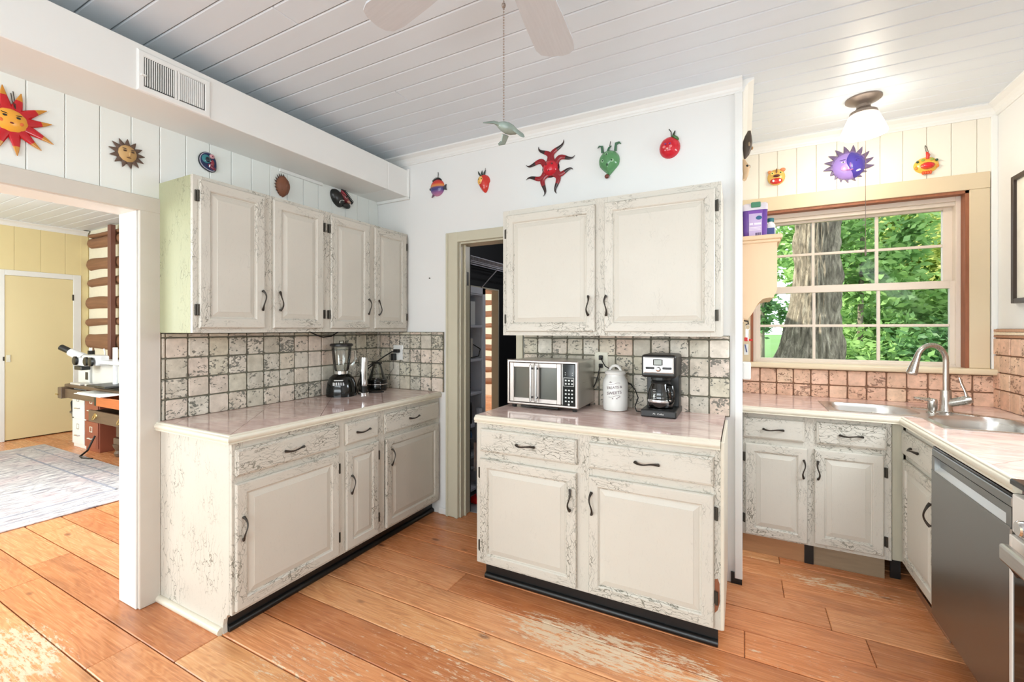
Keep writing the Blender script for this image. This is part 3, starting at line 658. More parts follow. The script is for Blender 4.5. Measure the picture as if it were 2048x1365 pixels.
W = 1.217; o_ = -1.306; HU = .763; carcass(MU, W, .315, 0, HU, top=True)
faceframe(MU, W, 0, HU, [(0, .045), (.57, .655), (1.17, W)], [(0, .04), (HU-.05, HU)])
door(MU, -1.277-o_, -.721-o_, .023, .730, -.756-o_, .168, hinges=(-1.285-o_, (.62, .10)))
door(MU, -.669-o_, -.116-o_, .023, .730, -.655-o_, .166, flip=-1, hinges=(-.109-o_, (.645, .105)))
# sink alcove
WB = thing('base_cabinet', 'narrow cream sink base cabinet with two doors below the window', 'cabinet', (.006, 3.108, 0), 0)
W = .724; o_ = .006; carcass(WB, W, .60, .118, ZB1)
faceframe(WB, W, .118, ZB1, [(0, .03), (.315, .385), (.68, W)], [(.118, .14), (.675, .735), (.835, ZB1)])
drawer(WB, .009-o_, .328-o_, .722, .846); drawer(WB, .386-o_, .707-o_, .724, .850)
door(WB, .020-o_, .343-o_, .128, .688, .323-o_, .568, hinges=(.012-o_, (.60, .22)))
door(WB, .376-o_, .694-o_, .140, .692, .393-o_, .572, flip=-1, hinges=(.703-o_, (.60, .22)))
m_toew = fine('bare toe board', s2l(178, 132, 92), .6, var=.3, scale=5, stretch=(1, 9, 9))
B().box(0, .325, .03, .046, 0, .118).obj('toe_board', m_toew, WB); B().box(.37, .70, .03, .046, 0, .118).obj('toe_board', fine('grey toe board', s2l(150, 130, 104), .6, var=.3, scale=5, stretch=(1, 9, 9)), WB)
B().box(.325, .37, .022, .05, 0, .118).obj('toe_bracket', m_black, WB)
fb = thing('corner_filler', 'grey green filler board in the inside corner of the sink cabinets', 'filler', (.732, 3.106, .125), 0)
B().box(0, .048, 0, .018, 0, .75, .002).obj('board', fine('grey green paint', s2l(188, 184, 164), .5, var=.1, scale=9, stretch=(5, 5, 1)), fb)
box('dark_gap', m_black, .005, .05, .06, .07, -.125, 0, fb)
RB = thing('base_cabinet', 'narrow cream cabinet with one drawer and one door beside the dishwasher', 'cabinet', (.787, 3.10, 0), R(-90))
W = .472; carcass(RB, W, .57, ZB0, ZB1)
faceframe(RB, W, ZB0, ZB1, [(0, .03), (W-.025, W)], [(ZB0, .135), (.675, .735), (.835, ZB1)])
drawer(RB, -.008, .462, .716, .842, hx=.215); door(RB, .012, .464, .130, .688, .430, .540)
toe(RB, .0, W, .07, rnd=False)
B().box(.05, W, .03, .034, 0, .035).obj('toe_strip', m_steel, RB)
# ------------------------------------------------ worktops: diagonal stone tiles with a moulded nosing
ZT = .918
def clip(poly, x0, x1, y0, y1):
    for ax, v, s_ in ((0, x0, 1), (0, x1, -1), (1, y0, 1), (1, y1, -1)):
        out = []
        for i in range(len(poly)):
            a, b = poly[i], poly[(i+1) % len(poly)]; da, db = (a[ax]-v)*s_, (b[ax]-v)*s_
            if da >= 0: out.append(a)
            if da*db < 0: t = da/(da-db); out.append((a[0]+(b[0]-a[0])*t, a[1]+(b[1]-a[1])*t))
        poly = out
        if not poly: return []
    return poly
def area(p): return abs(sum(p[i][0]*p[(i+1) % len(p)][1]-p[(i+1) % len(p)][0]*p[i][1] for i in range(len(p))))/2
def halfplane(poly, p, q, keep_left):
    out = []; dx, dy = q[0]-p[0], q[1]-p[1]; sg = 1 if keep_left else -1
    dist = lambda v: sg*(dx*(v[1]-p[1])-dy*(v[0]-p[0]))
    for i in range(len(poly)):
        a, b = poly[i], poly[(i+1) % len(poly)]; da, db = dist(a), dist(b)
        if da >= 0: out.append(a)
        if da*db < 0: t = da/(da-db); out.append((a[0]+(b[0]-a[0])*t, a[1]+(b[1]-a[1])*t))
    return out
def subtract(polys, hole):
    """remove a convex counter-clockwise hole from convex polygons, leaving convex pieces"""
    res = []
    for poly in polys:
        rest = poly
        for i in range(len(hole)):
            p, q = hole[i], hole[(i+1) % len(hole)]
            out = halfplane(rest, p, q, False)
            if len(out) > 2 and area(out) > 1e-6: res.append(out)
            rest = halfplane(rest, p, q, True)
            if len(rest) < 3: break
    return res
def touch(A, Bp):
    for P_, Q_ in ((A, Bp), (Bp, A)):
        n_ = 0
        for v in P_:
            for i in range(len(Q_)):
                a, b = Vector(Q_[i]), Vector(Q_[(i+1) % len(Q_)]); d = b-a; t = max(0, min(1, (Vector(v)-a).dot(d)/max(d.dot(d), 1e-12)))
                if (Vector(v)-a-d*t).length < 1e-4: n_ += 1; break
        if n_ >= 2: return True
    return False
def islands(ps):
    left = list(ps); out = []
    while left:
        g = [left.pop()]; grow = True
        while grow:
            grow = False
            for p in list(left):
                if any(touch(p, q) for q in g): g.append(p); left.remove(p); grow = True
        out.append(g)
    return out
def worktop(label, rects, anchor, side=.335, holes=()):
    root = thing('countertop', label, 'countertop', (0, 0, .878))
    b = B()
    for x0, x1, y0, y1 in rects:
        ps = [[(x0, y0), (x1, y0), (x1, y1), (x0, y1)]]
        for h_ in holes: ps = subtract(ps, h_)
        for p in ps: b.prism(p, 'z', 0, .036)
    b.obj('deck', m_groutc, root)
    q = math.sqrt(.5); h = side/2-.0011
    for i in range(-14, 15):
        for j in range(-14, 15):
            cx, cy = (i+.5)*side, (j+.5)*side
            sq = [(anchor[0]+(u*q-v*q), anchor[1]+(u*q+v*q)) for u, v in ((cx-h, cy-h), (cx+h, cy-h), (cx+h, cy+h), (cx-h, cy+h))]
            ps = [p for p in (clip(sq, *r) for r in rects) if len(p) > 2 and area(p) > 2e-4]
            for h_ in holes: ps = subtract(ps, h_)
            if ps:
                for grp in islands(ps):
                    b = B()
                    for p in grp: b.prism(p, 'z', .030, ZT-.878)
                    b.obj('tile', m_counter, root)
    return root
NP = [(0, .040), (-.010, .0395), (-.013, .036), (-.013, .033), (-.018, .030), (-.022, .022), (-.021, .012), (-.016, .006), (-.020, .003), (-.020, 0), (0, 0)]
def nosing(root, path, outs, m=m_nose, cap=True):
    """path: plan points; outs: outward vectors (mitred) per point; profile grows outward"""
    b = B(); rs = [[b.bm.verts.new((p[0]-o[0]*u, p[1]-o[1]*u, v)) for u, v in NP] for p, o in zip(path, outs)]
    return b.skin(rs, cap, cap).obj('nosing', m, root, smooth=True, ang=50)
c1 = worktop('glossy mauve tile worktop of the left cabinet run', [(XL+.002, -2.026, 1.168, YM-.002)], (-2.026, 1.168))
nosing(c1, [(XL+.01, 1.168), (-2.026, 1.168), (-2.026, YM-.004)], [(0, -1), (1, -1), (1, 0)])
c2 = worktop('glossy pinkish tile worktop under the toaster oven', [(-1.300, -.080, 2.077, YM-.002)], (-.9, 2.25))
nosing(c2, [(-1.300, YM-.13), (-1.300, 2.077), (-.080, 2.077)], [(-.25, 0), (-.25, -1), (0, -1)])
B().box(1.226, 1.240, -.022, .505, .115, .912, .003).obj('end_board', m_nose, MB)
def roundpoly(p, r, n=5):
    out = []; m = len(p)
    for i in range(m):
        a, b, c = Vector(p[i-1]), Vector(p[i]), Vector(p[(i+1) % m]); u = (a-b).normalized(); w_ = (c-b).normalized()
        d_ = min(r, (a-b).length*.45, (c-b).length*.45); s0, s1 = b+u*d_, b+w_*d_
        for k_ in range(n+1):
            t = k_/n; q = s0*(1-t)**2+b*2*t*(1-t)+s1*t*t; out.append((q.x, q.y))
    return out
bowl1 = roundpoly([(.485, 3.125), (.80, 3.125), (.885, 3.205), (.885, 3.32), (.80, 3.465), (.485, 3.465)], .07)
bowl2 = roundpoly([(.875, 2.825), (1.235, 2.825), (1.235, 3.19), (1.165, 3.255), (.96, 3.205), (.875, 3.12)], .07)
c3 = worktop('L shaped pinkish tile worktop around the corner sink', [(.002, XR-.003, 3.082, YW-.002), (.772, XR-.003, 1.945, 3.082)], (.772, 3.082), holes=(bowl1, bowl2))
nosing(c3, [(.002, 3.082), (.772, 3.082), (.772, 1.945)], [(0, -1), (-1, -1), (-1, 0)])
# ------------------------------------------------ corner sink and tap
sk = thing('corner_sink', 'stainless steel corner sink with two bowls set in the tile counter', 'sink', (0, 0, ZT))
b = B()
for poly, hole in (([(.445, 3.098), (.818, 3.098), (1.087, 3.367), (.95, 3.46), (.85, 3.50), (.445, 3.50)], bowl1), ([(.848, 2.80), (1.265, 2.80), (1.265, 3.20), (1.20, 3.29), (1.087, 3.367), (.848, 3.128)], bowl2)):
    for p in subtract([poly], hole): b.prism(p, 'z', -.002, .004)
b.prism([(.818, 3.098), (.848, 3.06), (.848, 3.128)], 'z', -.002, .004)
b.obj('rim', m_steel, sk)
for p in (bowl1, bowl2):
    cx = sum(q[0] for q in p)/len(p); cy = sum(q[1] for q in p)/len(p); b = B(); rs = []
    for k_, z in ((1.0, .0042), (.985, -.004), (.965, -.02), (.93, -.13), (.86, -.155), (.3, -.165)):
        rs.append([b.bm.verts.new((cx+(x-cx)*k_, cy+(y-cy)*k_, z)) for x, y in p])
    b.skin(rs, False, True); bo = b.obj('bowl', m_steel, sk, smooth=True, ang=60)
    B().lathe([(.045, -.1645), (.043, -.160), (.03, -.163)], (cx, cy, 0), 20).obj('drain', m_chrome, bo)
fa = thing('kitchen_tap', 'brushed nickel gooseneck tap standing behind the corner sink', 'tap', (1.030, 3.365, ZT+.004))
dv = Vector((-.60, -.36, 0)).normalized()
B().lathe([(.032, 0), (.032, .004), (.029, .012), (.026, .05), (.0245, .09), (.0235, .12)], (0, 0, 0), 24).obj('body', m_nickel, fa, smooth=True)
pts = [Vector((0, 0, .10)), Vector((0, 0, .2)), Vector((0, 0, .29))]; rad = .088
for i in range(1, 13):
    a = math.pi*i/12*.93; pts.append(Vector((0, 0, .29))+dv*(rad*(1-math.cos(a)))+Vector((0, 0, rad*math.sin(a))))
B().tube(pts, .0135, 14).obj('spout', m_nickel, fa, smooth=True)
e = pts[-1]; dd = (pts[-1]-pts[-2]).normalized()
B().cyl(e-dd*.01, e+dd*.02, .0145, .017, 20).cyl(e+dd*.02, e+dd*.095, .017, .026, 20).cyl(e+dd*.095, e+dd*.102, .024, .022, 20).obj('spray_head', m_nickel, fa, smooth=True)
hv = Vector((.62, -.30, .0)).normalized()
B().cyl(Vector((0, 0, .045)), Vector((0, 0, .075))+hv*.085, .022, .024, 18).cyl(Vector((0, 0, .075))+hv*.085, Vector((0, 0, .082))+hv*.105, .024, .016, 18).obj('valve', m_nickel, fa, smooth=True)
hp = Vector((0, 0, .09))+hv*.085
B().tube([hp, hp+Vector((0, 0, .035))-hv*.008, hp+Vector((0, 0, .075))-hv*.022, hp+Vector((0, 0, .108))-hv*.030], [.011, .009, .0085, .007], 10, .7).obj('lever', m_nickel, fa, smooth=True)
pl = roundpoly([(-.15, .03), (-.15, -.03), (.15, -.03), (.15, .03)], .03)
B().prism(pl, 'z', -.001, .0035).obj('deck_plate', m_nickel, fa, loc=(-.01, -.005, 0), rz=R(-42))
sd = thing('soap_dispenser', 'short brushed nickel soap dispenser beside the tap', 'dispenser', (.945, 3.268, ZT+.004))
B().lathe([(.028, 0), (.028, .004), (.017, .010), (.017, .02), (.021, .028), (.022, .066), (.020, .076), (.016, .080)], (0, 0, 0), 20).obj('body', m_nickel, sd, smooth=True)
B().tube([(0, 0, .074), (-.03, -.008, .076), (-.065, -.017, .082), (-.085, -.022, .084)], [.009, .008, .0065, .005], 10).obj('nozzle', m_nickel, sd, smooth=True)
# ------------------------------------------------ dishwasher and range
dw = thing('dishwasher', 'dark stainless dishwasher with a recessed pocket handle', 'dishwasher', (.775, 2.624, 0), R(-90))
W = .664
b = B().box(0, W, .0, .55, .11, .862, .003); b.obj('body', m_dsteel, dw)
b = B().loops(.003, W-.003, .118, .760, [(0, .004), (0, -.018), (.004, -.022)], 0, 0, 0); b.obj('door_panel', m_dsteel, dw)
b = B()   # pocket handle band, hollowed
b.box(.003, W-.003, -.020, .0, .826, .858, .003); b.box(.003, W-.003, -.022, .0, .758, .764)
b.box(.003, .035, -.020, 0, .764, .826); b.box(W-.035, W-.003, -.020, 0, .764, .826)
b.obj('control_panel', m_dsteel, dw)
b = B(); v = b._v([(.035, -.020, .826), (W-.035, -.020, .826), (W-.035, .018, .800), (.035, .018, .800), (W-.035, -.020, .764), (.035, -.020, .764)])
b.f([v[0], v[1], v[2], v[3]]); b.f([v[3], v[2], v[4], v[5]]); b.obj('pocket', m_steel, dw)
B().box(0, W, -.016, .03, .858, .868, .002).obj('top_edge', m_bg, dw)
B().box(.01, W-.01, .05, .06, 0, .11).obj('toe_kick', m_black, dw)
rg = thing('range', 'white and stainless cooking range at the right edge beyond the dishwasher', 'range', (.752, 1.938, 0), R(-90))
W = .76; m_rwhite = new('white range enamel', s2l(232, 228, 222), .25)
B().box(0, W, .02, .60, .03, .905, .003).obj('body', m_rwhite, rg)
B().box(-.004, W+.004, -.01, .60, .905, .925, .004).obj('cooktop', m_bg, rg)
cp = B().box(0, W, -.006, .03, .760, .880, .005, 2).obj('control_panel', m_rwhite, rg)
for i in range(5):
    x = .13+.125*i
    k_ = B().lathe([(.030, -.006), (.030, -.012), (.026, -.016), (.023, -.042), (.019, -.046)], (x, 0, .812), 24, axis='y').obj('knob', m_chrome, rg, smooth=True)
od = B().box(0.0, .018, -.012, .02, .20, .752, .002).box(W-.018, W, -.012, .02, .20, .752, .002).box(.018, W-.018, -.012, .02, .20, .26, .002).box(.018, W-.018, -.012, .02, .66, .752, .002).obj('oven_door', m_rwhite, rg)
box('oven_glass', m_bg, .016, W-.016, -.009, .01, .26, .66, od)
B().box(.09, W-.09, -.070, -.046, .700, .752, .008, 2).obj('oven_handle', m_steel, od)
for x in (.13, W-.13): B().tube([(x, -.012, .68), (x, -.04, .68), (x, -.058, .71)], [.013, .012, .010], 10).obj('handle_post', m_bp, od, smooth=True)
B().box(.0, W, -.010, .02, .03, .19, .003).obj('storage_drawer', m_rwhite, rg)
# ------------------------------------------------ outlets
def outlet(label, loc, rz, w_=.085, h_=.125, m=m_white):
    t = thing('wall_outlet', label, 'outlet', loc, rz, None)
    B().loops(-w_/2, w_/2, -h_/2, h_/2, [(0, 0), (0, -.004), (.006, -.007)], 0, 0, 0).obj('plate', m, t)
    for z in (-.026, .026): B().box(-.017, .017, -.0085, -.006, z-.016, z+.016, .003).obj('socket', m, t)
    return t
outlet('ivory wall outlet between toaster oven and cookie jar', (-.774, YM-.016, 1.187), 0, m=m_ivory)
outlet('white wall outlet above the small chopper in the corner', (-2.418, YM-.016, 1.205), 0, .10, .12)

# ------------------------------------------------ counter-top appliances
def adopt(o, par): o.parent = par; o.location = Vector(o.location)-par.location; return o
ZS = ZT
ov = thing('toaster_oven', 'stainless toaster oven with two french doors and black keypad', 'toaster oven', (-1.268, 2.375, ZS), 0)
W, DP, Z0, Z1 = .452, .300, .020, .290
B().box(0, W, .012, DP, Z0, Z1-.004, .006, 2).obj('housing', m_steel, ov)
b = B(); b.loops(0, W, Z0, Z1, [(.0, .014), (0, 0), (.006, -.006), (.014, -.006), (.018, .004)], 0, 0, 0, False).obj('bezel', m_ovst, ov)
box('cavity', new('oven interior', s2l(70, 68, 64), .4, .6), .02, .355, .09, .10, Z0+.02, Z1-.02, ov)
for i in range(9): B().cyl((.03, .02+.008*i, .150), (.35, .02+.008*i, .150), .002, n=6).obj('rack_wire', m_chrome, ov)
for k_, (x0, x1, hx) in enumerate(((.020, .184, .168), (.186, .350, .202))):
    dr = rectframe(B(), x0, x1, Z0+.018, Z1-.018, .026, -.004, .012).obj('door', m_ovst, ov)
    box('pane', m_smoke, x0+.024, x1-.024, .002, .005, Z0+.04, Z1-.04, dr)
    B().box(hx-.007, hx+.007, -.034, -.024, Z0+.026, Z1-.026, .004, 2).obj('handle', m_chrome, dr)
    for z in (Z0+.05, Z1-.05): B().cyl((hx, -.003, z), (hx, -.028, z), .006, n=10).obj('handle_post', m_bp, dr)
kp = B().box(.362, .436, -.0085, .006, Z0+.016, Z1-.016, .003).obj('keypad', m_bg, ov)
m_ink = new('white print', s2l(215, 215, 212), .5)
for r_ in range(5):
    for c in range(3):
        if r_ < 4: B().box(.376+.019*c, .386+.019*c, -.0092, -.008, .058+.021*r_, .066+.021*r_).obj('key_mark', m_ink, kp)
rectframe(B(), .368, .430, .148, .196, .0012, -.0092, -.008).obj('key_mark', m_ink, kp)
for r_ in range(2):
    for c in range(3): B().box(.376+.019*c, .386+.019*c, -.0092, -.008, .157+.019*r_, .166+.019*r_).obj('key_mark', m_ink, kp)
B().lathe([(.006, -.0085), (.006, -.0092)], (.399, 0, .044), 12, axis='y').obj('key_mark', m_ink, kp)
for x, z in ((.376, .21), (.376, .222), (.418, .21), (.418, .222)): B().box(x, x+.005, -.0092, -.008, z, z+.004).obj('key_mark', m_ink, kp)
for x in (.035, W-.03):
    for y in (.03, DP-.03): B().cyl((x, y, 0), (x, y, .022), .014, .016, 12).obj('foot', m_bp, ov)
B().box(.09, .33, .0, .22, .010, .018, .002).obj('crumb_tray', m_bp, ov)
adopt(B().tube([(-.776, YM-.034, 1.165), (-.775, 2.655, 1.15), (-.785, 2.65, 1.10), (-.80, 2.66, 1.06), (-.815, 2.665, 1.03)], .0035, 8).box(-.786, -.762, YM-.038, YM-.024, 1.150, 1.176, .003).obj('power_cord', m_cord, smooth=True), ov)
CCORD = B().tube([(-.774, YM-.034, 1.215), (-.755, 2.652, 1.19), (-.735, 2.64, 1.165), (-.70, 2.67, 1.14), (-.66, 2.675, 1.10), (-.585, 2.66, 1.06), (-.555, 2.64, 1.03), (-.535, 2.62, .99), (-.545, 2.58, .945), (-.53, 2.55, .925), (-.49, 2.55, .923)], .0032, 8).box(-.786, -.762, YM-.038, YM-.024, 1.20, 1.228, .003).obj('power_cord', m_cord, smooth=True)
jr = thing('cookie_jar', 'white ceramic cookie jar with lettering and looped lid', 'jar', (-.657, 2.575, ZS))
B().lathe([(.0, 0), (.062, 0), (.068, .004), (.071, .02), (.072, .10), (.073, .150), (.069, .175), (.058, .195), (.054, .203), (.054, .210)], n=32).obj('body', m_ceramic, jr, smooth=True)
lid = B().lathe([(.056, .208), (.060, .211), (.061, .220), (.057, .226), (.045, .231), (.02, .235), (.0, .236)], n=32).obj('lid', m_ceramic, jr, smooth=True)
B().tube([(-.034, -.004, .228), (-.028, -.004, .244), (-.014, -.004, .257), (0, -.004, .260), (.014, -.004, .257), (.028, -.004, .244), (.034, -.004, .228)], [.007, .0065, .0065, .0065, .0065, .0065, .007], 10, 1.3).obj('handle', m_ceramic, lid, smooth=True)
m_jink = new('mauve print', s2l(110, 84, 92), .6)
def wrap(me, Rr, zc, name='lettering', tilt=.0, ang0=0.0):
    for v in me.vertices:
        x, y, z = v.co; a = x/Rr+ang0; rr = Rr+.0006+z
        v.co = (rr*math.sin(a), -rr*math.cos(a), zc+y+x*tilt)
    return mk(name, me, m_jink, jr)
JA = .15
wrap(text_mesh('TREATS &', .021), .0733, .138, tilt=.12, ang0=JA); wrap(text_mesh('SWEETS', .024), .073, .107, tilt=.12, ang0=JA)
def strip(pts, w_, Rr):
    b = B(); rs = [[b.bm.verts.new(((Rr+d)*math.sin(x/Rr+JA), -(Rr+d)*math.cos(x/Rr+JA), z+e)) for d, e in ((.0, -w_), (.0012, -w_), (.0012, w_), (0, w_))] for x, z in pts]
    return b.skin(rs).obj('lettering', m_jink, jr)
for z, t in ((.160, .12), (.088, .12)): strip([(x, z+x*t+.003*math.sin(x*90)) for x in np.linspace(-.032, .034, 9)], .0007, .073)
for (x, z, a) in ((-.026, .166, .5), (-.02, .168, -.3), (.02, .080, .4), (.012, .076, -.2), (.028, .084, .9), (-.012, .074, 0)): strip([(x, z), (x+.003, z+.003*math.sin(a*3)+.002), (x+.007, z+.003*a)], .0018, .073)
cm = thing('coffee_maker', 'black coffee maker with steel control panel and glass carafe', 'coffee maker', (-.482, 2.450, ZS))
W, DP = .176, .235; adopt(CCORD, cm)
B().box(-.004, W+.004, -.012, DP, 0, .040, .008, 2).obj('base', m_bp, cm)
B().box(0, W, .150, DP, .036, .30, .006, 2).obj('water_tank', m_bp, cm)
hd = B().box(-.002, W+.002, .0, DP, .212, .335, .014, 3).obj('brew_head', m_bp, cm)
B().loops(.010, W-.010, .236, .322, [(0, .002), (0, -.002), (.006, -.004)], 0, 0, 0).obj('control_panel', m_steel, hd)
B().box(.062, .108, -.006, -.002, .280, .310, .003).obj('display', new('grey display', s2l(150, 155, 145), .2), hd); rectframe(B(), .060, .110, .278, .312, .004, -.0075, -.002).obj('display_frame', m_bg, hd)
B().lathe([(.014, -.003), (.014, -.010), (.010, -.018), (.008, -.019)], (.088, 0, .258), 20, axis='y').obj('dial', m_chrome, hd, smooth=True)
for x0, x1 in ((.022, .068), (.108, .156)): B().box(x0, x1, -.008, -.003, .258, .270, .003).obj('button', m_bp, hd)
me = text_mesh('Mr. Coffee', .013, .25); me.transform(Matrix.Rotation(R(90), 4, 'X')); mk('lettering', me, m_ink, cm, (.088, -.0125, .020))
B().lathe([(.052, .196), (.050, .212)], (.088, .075, 0), 20).obj('filter_basket', m_bp, cm)
B().lathe([(.066, .040), (.066, .044), (.05, .046)], (.088, .072, 0), 24).obj('hot_plate', m_bg, cm)
cr = B().lathe([(.045, .046), (.062, .050), (.070, .075), (.070, .115), (.060, .150), (.050, .172), (.048, .180)], (.088, .070, 0), 28, False).obj('carafe', m_smoke, cm, smooth=True)
B().lathe([(.0, .047), (.060, .050), (.067, .075), (.067, .085), (.0, .086)], (.088, .070, 0), 28).obj('coffee', m_bg, cr, smooth=True)
B().lathe([(.050, .176), (.053, .182), (.045, .192), (.0, .196)], (.088, .070, 0), 24).obj('carafe_lid', m_bp, cr, smooth=True)
B().lathe([(.0715, .078), (.0722, .080), (.0722, .090), (.0715, .092)], (.088, .070, 0), 28, False).obj('steel_band', m_chrome, cr, smooth=True)
B().tube([(.128, .040, .172), (.150, .022, .165), (.160, .012, .13), (.158, .014, .09), (.140, .03, .072)], [.010, .011, .010, .009, .008], 10, .8).obj('carafe_handle', m_bg, cr, smooth=True)
for i in range(5): B().box(.060, .074, -.0012, -.0002, .100+.012*i, .1015+.012*i).obj('level_mark', m_ink, cr)
# blender, chopper and stick mixer in the left corner
bl = thing('kitchen_blender', 'black dome base blender with clear glass jar', 'blender', (-2.525, 2.225, ZS), R(35))
b = B(); rs = []
for k_, z, e in ((.100, 0, .86), (.101, .012, .86), (.100, .05, .88), (.094, .095, .90), (.080, .130, .93), (.058, .150, 1), (.046, .158, 1)):
    rs.append([b.bm.verts.new((k_*math.copysign(abs(math.cos(a))**e, math.cos(a)), .92*k_*math.copysign(abs(math.sin(a))**e, math.sin(a)), z)) for a in [2*math.pi*i/32 for i in range(32)]])
b.skin(rs).obj('base', m_bg, bl, smooth=True)
b = B()
for i in range(7): b.box(-.036+.0115*i, -.030+.0115*i, -.0935, -.078, .080, .104, .002)
b.obj('button', m_chrome, bl)
B().box(-.030, .030, -.087, -.07, .112, .120, .002).obj('badge', m_ink, bl)
B().lathe([(.046, .158), (.044, .175), (.050, .19), (.056, .22), (.064, .29), (.068, .352)], n=24, cap=False).obj('jar', m_glass, bl, smooth=True)
B().lathe([(.047, .156), (.047, .176), (.043, .178)], n=24).obj('collar', m_chrome, bl, smooth=True)
B().tube([(.06, -.01, .33), (.095, -.014, .32), (.098, -.014, .26), (.07, -.01, .215)], [.008, .008, .008, .007], 8).obj('jar_handle', m_glass, bl, smooth=True)
lid = B().lathe([(.0, .350), (.070, .350), (.078, .354), (.078, .366), (.070, .370), (.0, .371)], n=28).obj('lid', m_bp, bl, smooth=True)
B().lathe([(.016, .371), (.018, .380), (.014, .392), (.0, .393)], n=16).obj('lid_cap', m_glass, lid, smooth=True)
sm_ = thing('stick_mixer', 'slim silver stick mixer standing next to the black blender', 'mixer', (-2.440, 2.350, ZS))
B().lathe([(.040, 0), (.040, .012), (.034, .016), (.024, .018)], n=20).obj('foot', m_chrome, sm_, smooth=True)
B().lathe([(.022, .016), (.024, .05), (.025, .06)], n=20).obj('grip', m_bp, sm_, smooth=True)
B().lathe([(.0255, .06), (.0285, .075), (.0285, .255), (.026, .268), (.012, .272)], n=24).obj('shaft', m_chrome, sm_, smooth=True)
ch = thing('mini_chopper', 'small chopper with clear cone bowl and black band base', 'chopper', (-2.475, 2.520, ZS))
B().lathe([(.055, 0), (.070, .006), (.072, .012)], n=28).obj('foot', m_glass, ch, smooth=True)
B().lathe([(.072, .010), (.076, .020), (.076, .050), (.074, .056), (.076, .062), (.075, .088), (.068, .094)], n=28).obj('base', m_bg, ch, smooth=True)
B().lathe([(.0765, .053), (.0775, .056), (.0765, .059)], n=28, cap=False).obj('trim_ring', m_chrome, ch, smooth=True)
B().lathe([(.066, .094), (.056, .12), (.040, .17), (.030, .205), (.024, .212)], n=24).obj('bowl', m_glass, ch, smooth=True)
B().box(-.050, .040, -.014, .014, .208, .222, .006, 2).obj('handle', m_bp, ch)
adopt(B().tube([(-2.418, YM-.05, 1.215), (-2.448, YM-.06, 1.212), (-2.475, 2.60, 1.18), (-2.49, 2.52, 1.135), (-2.52, 2.47, 1.09), (-2.545, 2.43, 1.03), (-2.54, 2.40, .97), (-2.52, 2.385, .935), (-2.46, 2.40, .923), (-2.40, 2.43, .923), (-2.37, 2.48, .923)], .005, 8).tube([(-2.49, 2.52, 1.137), (-2.53, 2.48, 1.11), (-2.55, 2.42, 1.03), (-2.52, 2.36, .96), (-2.50, 2.35, .925)], .004, 8)
    .box(-2.442, -2.394, YM-.056, YM-.024, 1.205, 1.232, .004).obj('power_cord', m_cord, smooth=True), ch)
tag(B().box(-2.468, -2.428, YM-.060, YM-.024, 1.142, 1.198, .006).tube([(-2.448, YM-.045, 1.142), (-2.442, YM-.05, 1.08), (-2.46, 2.62, 1.02), (-2.47, 2.60, .925)], .0016, 6).obj('power_adapter', m_bp, smooth=True), 'dark green black plug adapter in the corner outlet', 'adapter')
tag(B().tube([(-2.60, 2.03, 1.370), (-2.60, 2.07, 1.352), (-2.60, 2.13, 1.334), (-2.60, 2.20, 1.340), (-2.60, 2.26, 1.370)], .0045, 8).obj('hanging_cable', m_cord, smooth=True), 'black cable loop sagging below the four door cabinet', 'cable')
# ------------------------------------------------ shelf, detergent and small things in the alcove
sh = thing('scroll_shelf', 'tan wooden wall shelf with scroll cut side brackets', 'shelf', (0.002, 3.05, 1.45))
prof = [(0, .01), (.030, .0), (.055, .035), (.085, .095), (.110, .122), (.145, .130), (.160, .128), (.175, .150), (.185, .175), (.185, .460), (0, .460)]
for y in (0, .50): B().prism(prof, 'y', y, y+.02).obj('side_bracket', m_shelfw, sh)
B().box(0, .200, -.015, .535, .460, .478, .004).box(0, .212, -.024, .545, .478, .505, .008, 2).obj('top', m_shelfw, sh)
B().box(0, .170, .02, .50, .130, .145, .002).obj('shelf_board', m_shelfw, sh); B().box(0, .010, .02, .50, .14, .46).obj('back_board', m_shelfw, sh)
B().box(.0, .010, .0, .52, -.018, .012, .002).obj('peg_rail', m_shelfw, sh)
for i in range(3): B().tube([(.010, .05+.12*i, -.004), (.034, .05+.12*i, -.010), (.036, .05+.12*i, -.026), (.022, .05+.12*i, -.030)], .0032, 6).obj('hook', m_hinge, sh)
ky = thing('key_bunch', 'keys on a ring with a red fob hanging from the shelf hook', 'keys', (.034, 3.10, 1.415))
B().tube([(0+.012*math.sin(a), .0, -.012+.016*math.cos(a)) for a in np.linspace(0, 6.2, 13)], .0016, 6).obj('ring', m_chrome, ky)
B().box(-.004, .004, -.001, .001, -.095, -.026, .0008).box(-.012, -.006, -.001, .001, -.08, -.024, .0008).obj('key', m_chrome, ky); B().box(-.02, .0, -.004, .004, -.10, -.075, .003).box(.004, .026, -.004, .004, -.098, -.085, .003).obj('fob', m_red, ky)
dt = thing('detergent_tub', 'purple detergent tub with clear lid and green latch', 'tub', (.006, 3.115, 1.956))
b = B(); rs = []
for k_, z in ((.90, 0), (.95, .006), (.99, .12), (1.0, .175)): rs.append([b.bm.verts.new((.064+(x-.064)*k_, .085+(y-.085)*k_, z)) for x, y in roundpoly([(0, 0), (.135, 0), (.135, .17), (0, .17)], .022)])
b.skin(rs).obj('tub', fine('purple translucent plastic', s2l(104, 66, 150), .2, var=.35, scale=9), dt, smooth=True)
b = B(); rs = []
for k_, z in ((1.03, .172), (1.05, .178), (1.04, .205), (.95, .215)): rs.append([b.bm.verts.new((.066+(x-.066)*k_, .085+(y-.085)*k_, z)) for x, y in roundpoly([(0, 0), (.135, 0), (.135, .17), (0, .17)], .022)])
lid = b.skin(rs).obj('lid', col(214, 206, 214, .25), dt, smooth=True)
B().box(.045, .098, -.012, .02, .186, .219, .004).obj('latch', col(70, 130, 100, .35), lid)
